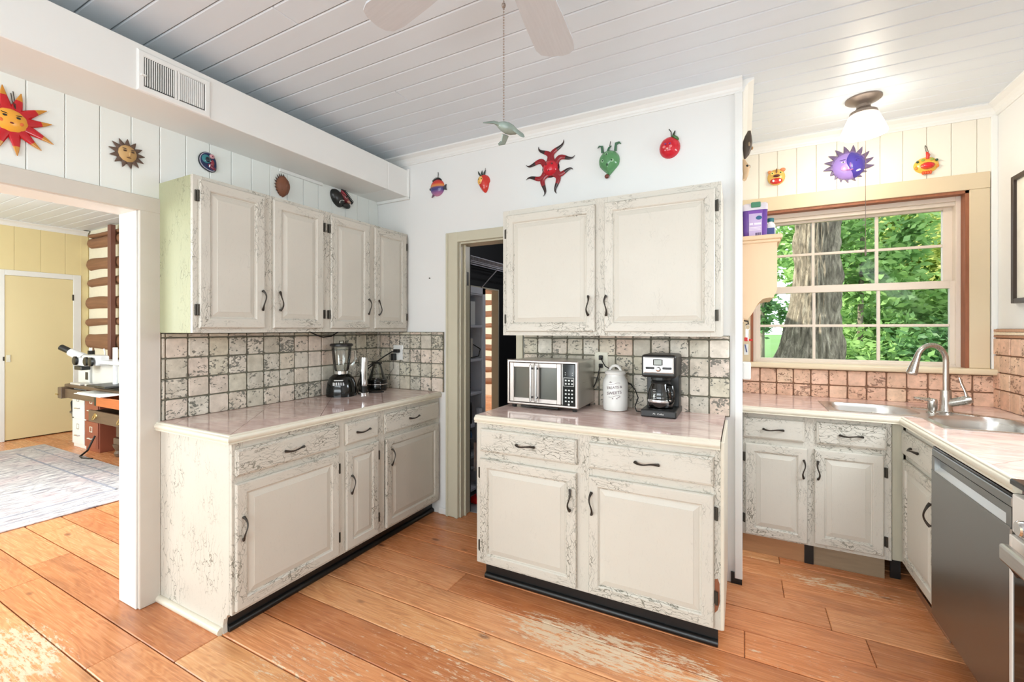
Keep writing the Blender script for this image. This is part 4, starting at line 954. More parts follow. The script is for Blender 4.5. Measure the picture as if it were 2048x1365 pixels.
lb = box('label_panel', col(196, 176, 214, .35), .034, .104, -.0015, .004, .010, .150, dt)
box('label_panel', col(120, 70, 168, .35), .030, .108, -.0009, .004, .104, .168, dt)
for z0, z1, x0, x1 in ((.062, .066, .036, .100), (.054, .057, .036, .096), (.046, .049, .036, .098), (.080, .092, .038, .056), (.080, .092, .062, .100)): box('print', col(236, 228, 238, .5), x0, x1, -.0022, 0, z0, z1, lb)
for i in range(9): box('print', col(60, 50, 90, .5), .068+.0036*i, .0695+.0036*i+.0006*(i % 3), -.0022, 0, .014, .030, lb)
B().lathe([(.0, -.0012), (.013, -.0012), (.012, -.0026), (.0, -.003)], (.088, 0, .122), 20, axis='y', sx=1.3).obj('print', col(42, 92, 128, .4), dt)
def bottle(name, label, loc, body, capc, h, w_=.034, d_=.055, labelc=None):
    t = thing(name, label, 'bottle', loc)
    b = B(); rs = []
    for k_, z in ((.92, 0), (1, .006), (1, h*.62), (.85, h*.72), (.42, h*.82), (.36, h*.86)): rs.append([b.bm.verts.new((k_*x, k_*y, z)) for x, y in roundpoly([(-w_, -d_), (w_, -d_), (w_, d_), (-w_, d_)], .016, 4)])
    b.skin(rs).obj('body', body, t, smooth=True)
    B().lathe([(.020, h*.84), (.021, h*.86), (.020, h*.99), (.016, h)], n=18).obj('cap', capc, t, smooth=True)
    if labelc: B().box(-w_*.8, w_*.8, -d_-.001, -d_+.004, h*.12, h*.55, .001).obj('label_panel', labelc, t); B().box(w_-.002, w_+.001, -d_*.7, d_*.7, h*.1, h*.55).obj('label_panel', labelc, t)
    return t
bottle('cleaner_bottle', 'white bottle with teal cap behind the purple tub', (.166, 3.32, 1.956), m_white, col(40, 110, 116, .35), .155, .026, .045, col(70, 84, 140, .4))
bottle('cleaner_bottle', 'white bottle with green base label close behind the purple tub', (.150, 3.46, 1.956), m_white, m_white, .17, .024, .04, col(96, 176, 130, .4))
af = thing('plug_in_freshener', 'white plug-in box low on the alcove side wall', 'freshener', (.004, 3.30, 1.060), R(90))
B().box(-.035, .035, -.050, 0, 0, .115, .010, 2).obj('body', m_white, af); B().box(-.02, .02, -.052, -.046, .085, .10, .003).obj('grille', m_ivory, af)
pn = thing('pen_on_paper', 'pen clipped to a slip of paper on the window casing', 'pen', (.028, YW-.024, 1.20))
B().box(-.012, .016, -.001, .001, .0, .080, .0005).obj('paper', m_white, pn); B().tube([(-.006, -.005, .078), (.006, -.005, .02)], .0034, 8).obj('pen', col(40, 60, 130, .3), pn, smooth=True)
# framed picture on the right wall
pf = thing('framed_picture', 'dark framed picture with pale mat at the right edge', 'picture', (XR-.002, 3.50, 1.535), R(-90))
rectframe(B(), 0, .60, 0, .71, .026, -.025, 0).obj('frame', fine('dark picture frame', s2l(58, 46, 40), .4, var=.1), pf)
box('mat', col(238, 234, 220, .8), .024, .576, -.010, -.002, .024, .686, pf); box('print', col(170, 178, 160, .8, .4), .12, .48, -.0112, -.009, .13, .58, pf)
# ------------------------------------------------ lamps and fan
lp = thing('ceiling_lamp', 'lit opal glass ceiling lamp with pewter base above the sink', 'lamp', (.634, 3.25, ZC))
B().lathe([(.0, 0), (.088, 0), (.088, -.008), (.080, -.014), (.045, -.028), (.034, -.040), (.034, -.055), (.042, -.066), (.066, -.080), (.070, -.096), (.066, -.100)], n=32).obj('canopy', m_pewter, lp, smooth=True)
B().lathe([(.060, -.094), (.072, -.102), (.090, -.145), (.108, -.192), (.114, -.210), (.109, -.211), (.100, -.186), (.06, -.11)], n=32, cap=False).obj('shade', m_shade, lp, smooth=True)
B().tube([(0, -.05, -.06), (0, -.05, -.50), (0, -.05, -.88)], .0014, 6).lathe([(.004, -.93), (.005, -.90), (.002, -.88)], (0, -.05, 0), 10).obj('pull_cord', col(120, 104, 92, .6), lp)
ll = light('bulb', 'POINT', (.634, 3.25, ZC-.235), 3.5, (1, .88, .73), radius=.06); ll.parent = lp; ll.location = (0, 0, -.255)
fn = thing('ceiling_fan', 'ceiling fan with whitewashed blades and a hanging bead chain', 'ceiling fan', (-.58, 1.065, 2.38))
B().lathe([(.0, .365), (.075, .365), (.075, .340), (.03, .31), (.022, .24), (.11, .225), (.125, .20), (.125, .15), (.105, .11), (.06, .095), (.05, .06), (.0, .055)], n=32).obj('motor', m_pewter, fn, smooth=True)
for k_ in range(5):
    a = R(97.5+71*k_)
    pf_ = [(.20, -.052), (.24, -.060), (.40, -.072), (.54, -.078), (.592, -.070), (.612, -.048), (.616, -.02), (.606, .03), (.585, .062), (.55, .074), (.40, .070), (.24, .060), (.20, .052)]
    bl_ = B().prism(pf_, 'z', .117, .124).obj('blade', m_fan, fn, rot=(0, 0, a))
    B().box(.10, .25, -.018, .018, .124, .130, .002).box(.10, .12, -.02, .02, .12, .16).obj('blade_iron', m_pewter, bl_)
b = B(); z = .06; c_ = 0
while z > -.415:
    b.ell((0, 0, z), .0026, .0026, .0026, 6, 4); z -= .0074
b.ell((0, 0, -.10), .0062, .0062, .008, 8, 5); b.obj('bead_chain', m_pewter, fn)['kind'] = 'stuff'
m_whale = fine('mottled grey green glaze', s2l(132, 144, 134), .2, var=.35, scale=40)
b = B(); dx = Vector((.84, .38, -.40)).normalized()
rs = []
for t, r_ in ((-.036, .004), (-.03, .011), (-.015, .019), (0, .022), (.018, .018), (.032, .010), (.042, .005), (.05, .003)):
    r_ *= .82; c = Vector((.012, 0, -.44))+dx*(-t*.85); u = Vector((-.42, .9, 0)).normalized(); rs.append(b.ring(c, u, dx.cross(u).normalized(), r_, r_*.85, 14))
b.skin(rs); b.tube([Vector((.005, 0, -.432)), Vector((-.02, -.02, -.425)), Vector((-.045, -.035, -.427))], [.012, .009, .003], 8, .4)
b.tube([Vector((.0, .01, -.452)), Vector((-.012, .018, -.468)), Vector((-.022, .01, -.474))], [.010, .008, .003], 8, .45); b.tube([Vector((.03, .0, -.445)), Vector((.05, .012, -.462)), Vector((.056, .012, -.468))], [.008, .008, .003], 8, .4)
b.obj('whale_pull', m_whale, fn, smooth=True)

# ------------------------------------------------ folk art masks (local frame: x right, z up, -y out from the wall)
GM = 'painted masks hung high on the kitchen walls'
def mask(name, label, wall, u, z):
    loc, rz = {'L': ((XL+.011, u, z), R(90)), 'B': ((u, YM-.001, z), 0), 'W': ((u, YW-.012, z), 0), 'A': ((.001, u, z), R(90))}[wall]
    return thing(name, label, 'mask', loc, rz, GM)
def dome(t, name, m, c, rx, dp, rz, nu=24): return B().ell((c[0], c[1] if len(c) > 2 else 0, c[-1]), rx, dp, rz, nu, 7, 0, 90).obj(name, m, t, smooth=True)
def blob(t, name, m, x, y, z, rx, ry, rz, rot=0):
    o = B().ell((0, 0, 0), rx, ry, rz, 12, 7).obj(name, m, t, smooth=True, loc=(x, y, z)); o.rotation_euler = (0, rot, 0); return o
def ray(t, m0, m1, a, r0, r1, w_, bend=0.0, cut=.6, y=-.006, flat=.45, n=10, wave=0.0):
    b = B(); pts = []; rr = []
    for i in range(n+1):
        s_ = i/n; r_ = r0+(r1-r0)*s_; off = bend*s_*s_+wave*math.sin(s_*math.pi*1.7); d = Vector((math.cos(a), 0, math.sin(a))); q = Vector((-math.sin(a), 0, math.cos(a)))
        pts.append(d*r_+q*off+Vector((0, y, 0))); rr.append(max(w_*(1-s_)**.75*(1 if wave == 0 else .75+.5*s_*(1-s_)*2), w_*.06))
    k_ = int(n*cut)
    o = b.tube(pts[:k_+1], rr[:k_+1], 8, flat, (0, -1, 0)).obj('ray', m0, t, smooth=True)
    B().tube(pts[k_:], rr[k_:], 8, flat, (0, -1, 0)).obj('ray_tip', m1, o, smooth=True)
def wire(t, pts, r=.0014): B().tube(pts, r, 6).obj('hanging_wire', m_hinge, t)
# red and yellow sun
t = mask('sun_mask', 'red sun mask with orange face at the far left', 'L', .650, 2.240)
ra, rb2 = col(196, 30, 40, .15), col(206, 140, 50, .2)
for i in range(12): ray(t, ra, rb2, R(12+30*i), .045, .128+.01*(i % 2), .021, bend=.008*(-1)**i)
dome(t, 'rim', ra, (0, 0), .066, .020, .064); f_ = dome(t, 'face', col(244, 172, 62, .25), (0, 0), .056, .030, .052)
for sx in (-1, 1):
    blob(f_, 'eye', col(30, 28, 26), .019*sx, -.028, .012, .007, .002, .0045); blob(f_, 'eyebrow', col(40, 30, 24), .020*sx, -.026, .022, .011, .002, .0018, -.2*sx); blob(f_, 'cheek', col(232, 110, 50), .027*sx, -.024, -.008, .009, .003, .008)
blob(f_, 'mouth', col(110, 40, 24), 0, -.030, -.014, .006, .002, .0035)
wire(t, [(.012, -.02, .05), (.006, -.006, .085), (.004, -.001, .115)]); wire(t, [(.012, -.02, .05), (.014, -.006, .085), (.010, -.001, .125)])
# brown wooden sun
t = mask('sun_mask', 'brown wooden sun mask with carved tan face', 'L', 1.037, 2.241)
wd, tn = col(98, 78, 66, .6), col(196, 158, 104, .55)
for i in range(13): ray(t, wd, wd, 2*math.pi*i/13+.1, .036, .072, .013, flat=.35, n=6)
dome(t, 'disc', wd, (0, 0), .046, .010, .048); f_ = dome(t, 'face', tn, (0, 0), .040, .026, .043)
blob(f_, 'nose', tn, .002, -.026, -.004, .005, .008, .013)
for sx in (-1, 1): blob(f_, 'eye', col(80, 58, 44, .6), .015*sx, -.024, .008, .008, .003, .004); blob(f_, 'eyebrow', wd, .016*sx, -.023, .018, .010, .003, .0022, -.15*sx)
blob(f_, 'mouth', col(120, 84, 56, .6), 0, -.023, -.022, .010, .003, .003)
# blue teardrop plaque
t = mask('oval_plaque', 'blue and maroon lacquered teardrop mask above the first cabinet door', 'L', 1.400, 2.328)
def tear(s_, n=28):
    out = []
    for i in range(n):
        a = 2*math.pi*i/n; r_ = 1+.28*max(0, math.cos(a+R(52)))**6; out.append((s_*.046*r_*math.cos(a), s_*.050*r_*math.sin(a)))
    return out
def plate(t, name, m, poly, y0, y1): return B().prism(poly, 'y', y0, y1).obj(name, m, t)
plate(t, 'backing', col(24, 28, 38, .2), tear(1.0), -.008, 0); plate(t, 'silver_band', col(196, 190, 204, .2), tear(.93), -.011, -.006); g = plate(t, 'ground', col(30, 44, 84, .15), tear(.86), -.015, -.008)
blob(g, 'teal_swirl', col(58, 128, 136, .15), -.012, -.015, .008, .024, .006, .024); blob(g, 'dark_centre', col(24, 40, 56, .15), -.006, -.018, .006, .014, .006, .015)
blob(g, 'pink_rosette', col(204, 150, 156, .2), .018, -.016, .030, .014, .006, .013); blob(g, 'rosette_centre', col(120, 40, 60, .2), .018, -.021, .030, .004, .003, .004)
blob(g, 'maroon_band', col(122, 44, 66, .15), .018, -.015, -.030, .024, .006, .011, .5); blob(g, 'maroon_nose', col(140, 50, 62, .15), .020, -.016, -.008, .010, .008, .020); blob(g, 'white_fleck', col(225, 222, 226, .2), .004, -.019, -.026, .003, .003, .010, .3); blob(g, 'white_fleck', col(225, 222, 226, .2), .006, -.018, .002, .014, .003, .002, .3)
# leaf shaped wooden face
t = mask('wooden_mask', 'small russet wooden leaf face above the second cabinet door', 'L', 1.853, 2.318)
br = col(128, 78, 54, .55); dk = col(58, 40, 30, .6)
b = B(); rs = []
for k_, y in ((1.0, 0), (.98, -.014), (.80, -.030), (.45, -.042), (.05, -.046)):
    rs.append([b.bm.verts.new((k_*x, y, k_*z)) for x, z in [(.046*math.copysign(abs(math.cos(a))**1.25, math.cos(a)), .068*math.sin(a)*(1+.04*math.cos(9*a))) for a in [2*math.pi*i/36 for i in range(36)]]])
f_ = b.skin(rs).obj('face', br, t, smooth=True, ang=60)
blob(f_, 'nose', br, .004, -.042, -.002, .006, .010, .018)
for sx in (-1, 1): blob(f_, 'eye', dk, .016*sx+.004, -.037, .014, .009, .003, .004)
blob(f_, 'mouth', dk, .003, -.036, -.026, .010, .004, .004)
for i in range(12):
    a = R(80+17*i); c, s_ = math.cos(a), math.sin(a); B().tube([(.040*c, -.008, .058*s_), (.050*c, -.006, .068*s_+.004), (.056*c, -.003, .074*s_+.010)], [.004, .003, .001], 6).obj('fringe', dk, t)
for z in (-.02, .015): B().tube([(-.042, -.012, z), (-.020, -.034, z-.01)], .0022, 6).obj('groove', dk, t)
# dark mask with brush crest
t = mask('crested_mask', 'black and red mask with a spiky brush crest above the third door', 'L', 2.318, 2.362)
bk = col(36, 36, 34, .3)
b = B(); rs = []
for k_, y in ((1, 0), (.97, -.018), (.75, -.032), (.1, -.038)):
    rs.append([b.bm.verts.new((-.030+k_*(.052*math.cos(a)-.024*math.sin(a)), y, -.006+k_*(.062*math.sin(a)+.004*math.cos(a)))) for a in [2*math.pi*i/28 for i in range(28)]])
b.skin(rs).obj('hood', bk, t, smooth=True, ang=60)
o = blob(t, 'face', col(132, 56, 60, .3), .032, -.018, .008, .056, .022, .022, R(38)); blob(t, 'brow', col(160, 50, 62, .3), .020, -.026, .030, .040, .014, .010, R(40))
blob(t, 'eye', col(22, 22, 22, .1), .030, -.040, .016, .008, .004, .006); B().tube([(.030+.012*math.cos(a), -.038, .014+.010*math.sin(a)) for a in np.linspace(3.0, 6.2, 8)], .0016, 6).obj('eye_ring', col(220, 210, 205), t)
blob(t, 'beak', col(196, 150, 126, .4), .055, -.034, -.018, .016, .012, .010, R(20)); blob(t, 'muzzle', bk, .040, -.026, -.048, .034, .020, .022); B().tube([(.0+.030*math.cos(a), -.034, -.040+.022*math.sin(a)) for a in np.linspace(1.2, 3.4, 9)], .003, 6).obj('stripe', col(215, 212, 205), t)
for i in range(13):
    s_ = i/12; p = Vector((.004+.094*s_, -.014, .066-.085*s_)); q = Vector((.55, -.1, .8)).normalized()
    B().tube([p, p+q*.016, p+q*.030], [.0055, .0048, .0022], 6).obj('bristle', bk, t)
# fish
t = mask('fish_mask', 'round red orange and violet fish mask beside the soffit', 'B', -2.045, 2.462)
m_fish = new('banded fish glaze', (1, 1, 1), .15); nt = m_fish.node_tree
tcz = node(nt, 'SeparateXYZ', {0: node(nt, 'TexCoord').outputs['Object']}).outputs[2]
nt.links.new(ramp(nt, mth(nt, 'ADD', mth(nt, 'MULTIPLY', tcz, 7.0), .5), [(.02, s2l(200, 130, 150)), (.22, s2l(150, 100, 150)), (.36, s2l(60, 62, 124)), (.48, s2l(90, 70, 120)), (.56, s2l(226, 150, 80)), (.70, s2l(216, 70, 56)), (.95, s2l(176, 30, 44))]), nt.nodes['Principled BSDF'].inputs['Base Color'])
dome(t, 'body', m_fish, (0, 0), .064, .034, .064, 28)
for i in range(9): a = R(128-9.5*i); p = Vector((.060*math.cos(a), -.008, .062*math.sin(a))); B().tube([p, p+Vector((-.001, 0, .010)), p+Vector((-.008, 0, .018))], [.006, .004, .001], 6, .6).obj('fin_spine', bk, t)
B().prism([(.058, -.006), (.086, .014), (.082, -.006), (.088, -.030), (.070, -.026)], 'y', -.014, -.004).obj('tail', col(70, 70, 78, .2), t); B().prism([(-.038, -.044), (-.050, -.070), (-.028, -.060)], 'y', -.012, -.004).obj('fin', col(120, 90, 110, .2), t)
blob(t, 'mouth', bk, -.062, -.010, -.006, .006, .008, .010); blob(t, 'eye', col(30, 30, 60, .1), -.032, -.028, -.004, .005, .004, .005); wire(t, [(.010, -.012, .070), (.008, -.004, .10), (.004, -.001, .118)], .0024)
# strawberry with a face
t = mask('strawberry_mask', 'small red strawberry mask with yellow face next to the fish', 'B', -1.634, 2.442)
b = B(); rs = []
for k_, y in ((1, 0), (.96, -.014), (.72, -.028), (.08, -.034)):
    rs.append([b.bm.verts.new((k_*(.044*math.cos(a)*(1+.35*math.sin(a)) if math.sin(a) < 0 else .050*k_*math.cos(a))+.012*max(0, -math.sin(a))*k_, y, k_*(.052*math.sin(a) if math.sin(a) > 0 else .078*math.sin(a)))) for a in [2*math.pi*i/32 for i in range(32)]])
b.skin(rs).obj('body', col(206, 56, 46, .15), t, smooth=True, ang=60); f_ = dome(t, 'face', col(238, 186, 98, .25), (-.014, -.012, .008), .030, .026, .036)
for sx in (-1, 1): blob(f_, 'eye', col(40, 32, 26), -.014+.012*sx, -.036, .016, .004, .002, .004)
blob(f_, 'mouth', col(120, 40, 30), -.015, -.036, -.008, .004, .002, .003)
for x, q in ((-.036, -.012), (-.014, .0), (.008, .006)): B().tube([(x*.6, -.012, .044), (x, -.010, .062), (x+q, -.006, .084)], [.006, .007, .002], 8, .5).obj('sepal', col(60, 66, 60, .25), t)
wire(t, [(.006, -.01, .06), (.012, -.004, .090), (.010, -.001, .100)])
# red wavy sun
t = mask('sun_mask', 'dark red sun mask with eight wavy black tipped arms', 'B', -1.120, 2.455)
for i in range(8):
    a = R([68, 112, 158, 203, 247, 291, 340, 25][i]); ray(t, col(150, 34, 42, .12), col(52, 34, 34, .12), a, .040, [.192, .178, .185, .185, .185, .178, .158, .175][i], .024, cut=.62, wave=.026*(1, -1, -1, 1, -1, 1, -1, 1)[i], flat=.4, n=16)
dome(t, 'rim', col(60, 24, 30, .12), (0, 0), .062, .014, .062); f_ = dome(t, 'face', col(204, 34, 48, .08), (0, 0), .053, .040, .053)
for sx in (-1, 1): blob(f_, 'eye', col(110, 16, 24, .1), .020*sx, -.034, .018, .008, .004, .007)
blob(f_, 'mouth', col(110, 16, 24, .1), -.002, -.034, -.024, .006, .004, .005); wire(t, [(.008, -.012, .055), (.010, -.004, .080), (.014, -.001, .096)], .0024)
# green pepper
t = mask('pepper_mask', 'green pepper mask with curled stalk leaves', 'B', -.728, 2.425)
b = B(); rs = []; gr = col(92, 146, 96, .12)
for k_, y in ((1, 0), (.97, -.016), (.78, -.036), (.45, -.048), (.05, -.052)):
    rs.append([b.bm.verts.new((k_*.064*math.cos(a)*(1 if math.sin(a) > -.3 else 1-.75*((-math.sin(a)-.3)/.7)**1.3), y, .010+k_*(.062*math.sin(a) if math.sin(a) > 0 else .092*math.sin(a)))) for a in [2*math.pi*i/36 for i in range(36)]])
b.skin(rs).obj('body', gr, t, smooth=True, ang=60)
blob(t, 'stem_end', col(110, 52, 40, .15), -.012, -.014, -.088, .015, .012, .014)
for x, s_ in ((-.040, -1), (.040, 1)): B().tube([(x, -.012, .062), (x*1.05, -.014, .085), (x*1.1, -.012, .104), (x*1.1+.018*s_, -.008, .110), (x*1.1+.030*s_, -.005, .100)], [.010, .009, .010, .008, .002], 8, .5).obj('leaf', col(70, 112, 84, .15), t, smooth=True)
B().tube([(-.006, -.014, .068), (.0, -.014, .086), (.014, -.010, .098)], [.008, .006, .003], 8, .6).obj('leaf', col(70, 112, 84, .15), t)
for x, z in ((-.030, .0), (.026, -.004), (-.006, .036)):
    e_ = blob(t, 'eye', col(150, 190, 150, .15), x, -.044, z, .012, .006, .011); blob(e_, 'pupil', col(36, 66, 44, .1), 0, -.006, 0, .005, .003, .005)
blob(t, 'mouth', col(30, 70, 40, .2), -.002, -.046, -.026, .008, .004, .009); wire(t, [(-.004, -.012, .066), (.004, -.003, .110), (.006, -.001, .130)], .002)
# tomato
t = mask('tomato_mask', 'glossy red tomato mask with tiny face', 'B', -.372, 2.448)
dome(t, 'body', col(206, 34, 50, .08), (0, 0), .058, .046, .062, 28)
blob(t, 'green_cap', col(70, 110, 62, .2), .034, -.018, .048, .024, .012, .010, R(40)); B().tube([(.018, -.012, .058), (.024, -.012, .074), (.030, -.010, .090)], [.007, .006, .003], 8).obj('stalk', col(44, 52, 36, .3), t)
for sx in (-1, 1): blob(t, 'cheek', col(236, 120, 120, .1), .018*sx-.008, -.044, -.006, .009, .004, .008); blob(t, 'eye', col(90, 60, 140, .2), .012*sx-.006, -.046, .010, .006, .003, .004)
blob(t, 'mouth', col(240, 170, 160, .2), -.008, -.047, -.018, .006, .003, .006); wire(t, [(.010, -.012, .060), (.008, -.004, .090), (-.004, -.001, .110)], .0026)
# tiger
t = mask('tiger_mask', 'small yellow tiger mask with open red mouth above the shelf', 'W', .222, 2.490)
ye = col(232, 184, 92, .25); dome(t, 'head', ye, (0, 0), .056, .036, .058); blob(t, 'ear', col(226, 140, 92, .3), .040, -.012, .046, .018, .012, .014); blob(t, 'ear', col(226, 150, 92, .3), -.042, -.010, .040, .013, .010, .012)
for sx in (-1, 1):
    e_ = blob(t, 'eye', col(236, 220, 120, .2), .026*sx, -.030, .022, .012, .006, .010); blob(e_, 'pupil', bk, 0, -.005, 0, .005, .003, .005)
    blob(t, 'fang', m_white, .020*sx, -.040, -.034, .007, .005, .009)
blob(t, 'nose', col(96, 52, 36, .3), 0, -.040, .0, .022, .010, .010); blob(t, 'forehead_stripe', col(120, 76, 40, .3), 0, -.034, .036, .005, .005, .018); blob(t, 'mouth', col(206, 52, 44, .2), -.002, -.028, -.034, .040, .014, .022)
# sun and moon
t = mask('sun_moon_mask', 'purple sun and moon mask split into light and dark faces', 'W', .642, 2.498)
for i in range(17):
    a = R(95+360/17*i); L_ = .140 if 0 <= math.sin(a)+.25 else .112; ray(t, col(120, 98, 150, .3), col(104, 88, 120, .35), a, .072, L_, .023 if math.sin(a) > -.4 else .014, bend=.012, cut=.4, n=8)
dome(t, 'sun_face', col(158, 132, 206, .18), (0, 0), .092, .044, .092, 32)
mo_ = B(); rs = []
for k_, dy in ((1, 0), (.9, -.006), (.6, -.011), (.1, -.013)):
    q = [(.092*math.cos(a), .092*math.sin(a)) for a in np.linspace(R(78), R(-70), 18)]+[(.004+.020*math.cos(5*s_), -.086+.176*s_) for s_ in np.linspace(.04, .96, 10)]
    cx, cz = .045, .0; rs.append([mo_.bm.verts.new((cx+k_*(x-cx), -.044*math.sqrt(max(0, 1-((cx+k_*(x-cx))**2+(cz+k_*(z-cz))**2)/.0088))+dy*.5-.0015, cz+k_*(z-cz))) for x, z in q])
mo_.skin(rs, False, True).obj('moon_face', col(72, 60, 158, .15), t, smooth=True, ang=70)
blob(t, 'nose', col(150, 110, 190, .2), .004, -.048, -.006, .006, .010, .020); blob(t, 'cheek', col(222, 150, 200, .2), -.026, -.040, -.020, .022, .006, .020)
for x in (-.034, .036): e_ = blob(t, 'eye', col(220, 212, 230, .2), x, -.041, .020, .012, .004, .006); blob(e_, 'pupil', col(40, 32, 70, .1), 0, -.003, 0, .004, .003, .005)
for x in (-.036, .036): blob(t, 'eyebrow', col(80, 60, 130, .3), x, -.040, .036, .018, .004, .0026, -.12 if x < 0 else .12)
for x in (-.012, .018): blob(t, 'lips', col(190, 110, 170, .2), x*.5, -.046, -.036, .012, .005, .004)
blob(t, 'glint', col(216, 220, 236, .1), .040, -.037, -.044, .024, .004, .008, -.15)
# rooster
t = mask('rooster_mask', 'yellow rooster mask with gaping red beak near the corner', 'W', 1.043, 2.436)
yo = col(236, 186, 74, .2); dome(t, 'head', yo, (0, 0), .062, .030, .052); B().tube([(0, -.026, .034), (.002, -.030, .056), (-.002, -.024, .076)], [.009, .013, .007], 10, .8).obj('comb', col(216, 60, 44, .2), t, smooth=True)
blob(t, 'beak_rim', col(198, 74, 44, .25), .0, -.030, -.010, .036, .012, .023); blob(t, 'mouth', col(216, 40, 46, .2), .002, -.038, -.010, .027, .010, .015)
for sx in (-1, 1): blob(t, 'eye', col(44, 76, 56, .1), .046*sx, -.020, .022, .008, .008, .008); blob(t, 'green_spot', col(150, 168, 70, .2), .022*sx, -.028, .028, .010, .004, .008); blob(t, 'orange_spot', col(232, 140, 54, .2), .050*sx, -.014, -.014, .010, .006, .012)
b = B()
for i in range(4): b.ell((-.018+.012*i, -.016, -.050), .008, .008, .012, 10, 6)
b.obj('wattle', col(222, 90, 44, .2), t, smooth=True); wire(t, [(-.004, -.020, .076), (-.006, -.004, .115), (-.004, -.001, .128)]); wire(t, [(.012, -.016, .060), (.004, -.004, .112), (-.004, -.001, .128)])
# two masks on the alcove side wall
t = mask('horned_mask', 'dark brown curved horn mask high on the alcove side wall', 'A', 3.15, 2.552)
B().tube([(0, -.016, -.085), (.004, -.024, -.060), (.004, -.030, -.02), (0, -.032, .02), (0, -.036, .055), (0, -.040, .075), (0, -.041, .084)], [.006, .018, .028, .028, .020, .012, .010], 14, .9).obj('head', col(74, 62, 52, .4), t, smooth=True)
blob(t, 'eye', col(150, 130, 104, .4), -.026, -.040, -.006, .006, .006, .014); blob(t, 'ear', col(176, 140, 96, .5), .010, -.056, -.022, .012, .008, .010)
t = mask('animal_skull_mask', 'pale tan animal mask below the horn mask on the side wall', 'A', 3.15, 2.400)
b = B(); b.tube([(0, -.010, .062), (0, -.014, .04), (0, -.024, .01), (0, -.022, -.03), (0, -.014, -.064), (0, -.010, -.070)], [.008, .014, .022, .016, .012, .008], 12).obj('head', col(206, 176, 140, .5), t, smooth=True)
blob(t, 'eye', bk, -.018, -.030, .014, .006, .008, .008); blob(t, 'ear', col(90, 76, 66, .5), .006, -.040, .014, .008, .008, .012)
# nail hole screws etc. left out; a stray nail
tag(B().cyl((-2.119, YM-.010, 1.781), (-2.119, YM, 1.781), .004, n=8).obj('wall_nail', m_hinge), 'tiny dark nail left of the pantry doorway', 'nail')

# ------------------------------------------------ study furniture
m_rugd = fine('slate rug border', s2l(150, 150, 160), .95, var=.35, scale=12)
rgo = thing('area_rug', 'large faded grey and rose patterned rug on the study floor', 'rug', (-5.95, .75, .001))
B().box(-1.48, 1.48, -1.6, 1.36, 0, .010, .003).obj('pile', m_rug, rgo)
for i_, (a_, w_) in enumerate(((.13, .012), (.30, .020))):
    for q_ in ((-1.48+a_, 1.48-a_, 1.36-a_-w_, 1.36-a_), (-1.48+a_, 1.48-a_, -1.6+a_, -1.6+a_+w_), (-1.48+a_, -1.48+a_+w_, -1.6+a_, 1.36-a_), (1.48-a_-w_, 1.48-a_, -1.6+a_, 1.36-a_)): B().box(*q_, .006, .0106).obj('border_stripe', m_rugd, rgo)
def filecab(label, x0, x1, m, hm, dep=.44):
    t = thing('file_cabinet', label, 'file cabinet', (x0, 2.255, 0)); W = x1-x0
    B().box(0, W, 0, dep, .0, .705, .003).obj('body', m, t)
    for z0, z1 in ((.045, .335), (.350, .670)):
        d_ = B().loops(.006, W-.006, z0, z1, [(0, 0), (0, -.012), (.003, -.015)], 0, 0, 0).obj('drawer', m, t)
        zc = z0+(z1-z0)*.36
        B().tube([(W/2-.05, -.015, zc), (W/2-.045, -.034, zc), (W/2+.045, -.034, zc), (W/2+.05, -.015, zc)], .006, 8).obj('handle', hm, d_)
        rectframe(B(), W/2-.032, W/2+.032, z0+(z1-z0)*.60, z0+(z1-z0)*.82, .008, -.020, -.014).obj('label_holder', hm, d_)
    return t
filecab('white two drawer file cabinet under the study desk', -7.06, -6.735, m_white, m_chrome); filecab('russet two drawer file cabinet under the study desk', -6.725, -6.385, m_rust, m_ivory)
wbk = thing('waste_basket', 'dark grey waste basket beside the white file cabinet', 'basket', (-7.25, 2.45, 0))
B().lathe([(.0, 0), (.115, 0), (.150, .36), (.165, .365), (.165, .385), (.150, .385), (.112, .01)], n=24).obj('bin', col(96, 94, 88, .5), wbk, smooth=True); B().tube([(.02, -.15, .37), (.02, -.16, .50), (.02, -.15, .52)], .012, 8).obj('swing_handle', m_bp, wbk)
dk_ = thing('writing_desk', 'dark brown study desk with open drawers and brass pulls', 'desk', (-7.18, 2.20, 0))
B().box(-.04, 2.4, .02, .40, .695, .735, .006).obj('desktop', m_deskw, dk_)
B().box(.0, .10, -.05, .40, .575, .705, .004).obj('side_block', m_deskw, dk_); B().cyl((.02, -.05, .62), (-.05, -.05, .62), .008).obj('knob', m_brass, dk_)
tr_ = B().box(.10, 1.14, -.02, .0, .585, .69, .003).box(.10, 1.14, 0, .45, .585, .595).box(.10, .115, 0, .45, .59, .69).box(1.125, 1.14, 0, .45, .59, .69).obj('tray', m_deskw, dk_)
B().box(.14, 1.10, .005, .018, .615, .690).obj('dark_inside', m_black, tr_)
B().box(.98, 1.13, -.06, .06, .565, .685, .003).obj('black_block', m_bp, dk_)
od_ = B().box(1.15, 1.85, -.10, -.08, .580, .675, .003).box(1.15, 1.17, -.08, .4, .58, .67).box(1.83, 1.85, -.08, .4, .58, .67).box(1.15, 1.85, -.08, .4, .575, .585).obj('orange_drawer', m_orangew, dk_)
B().box(1.14, 2.40, .10, .46, .20, .70, .003).obj('pedestal', m_deskw, dk_)
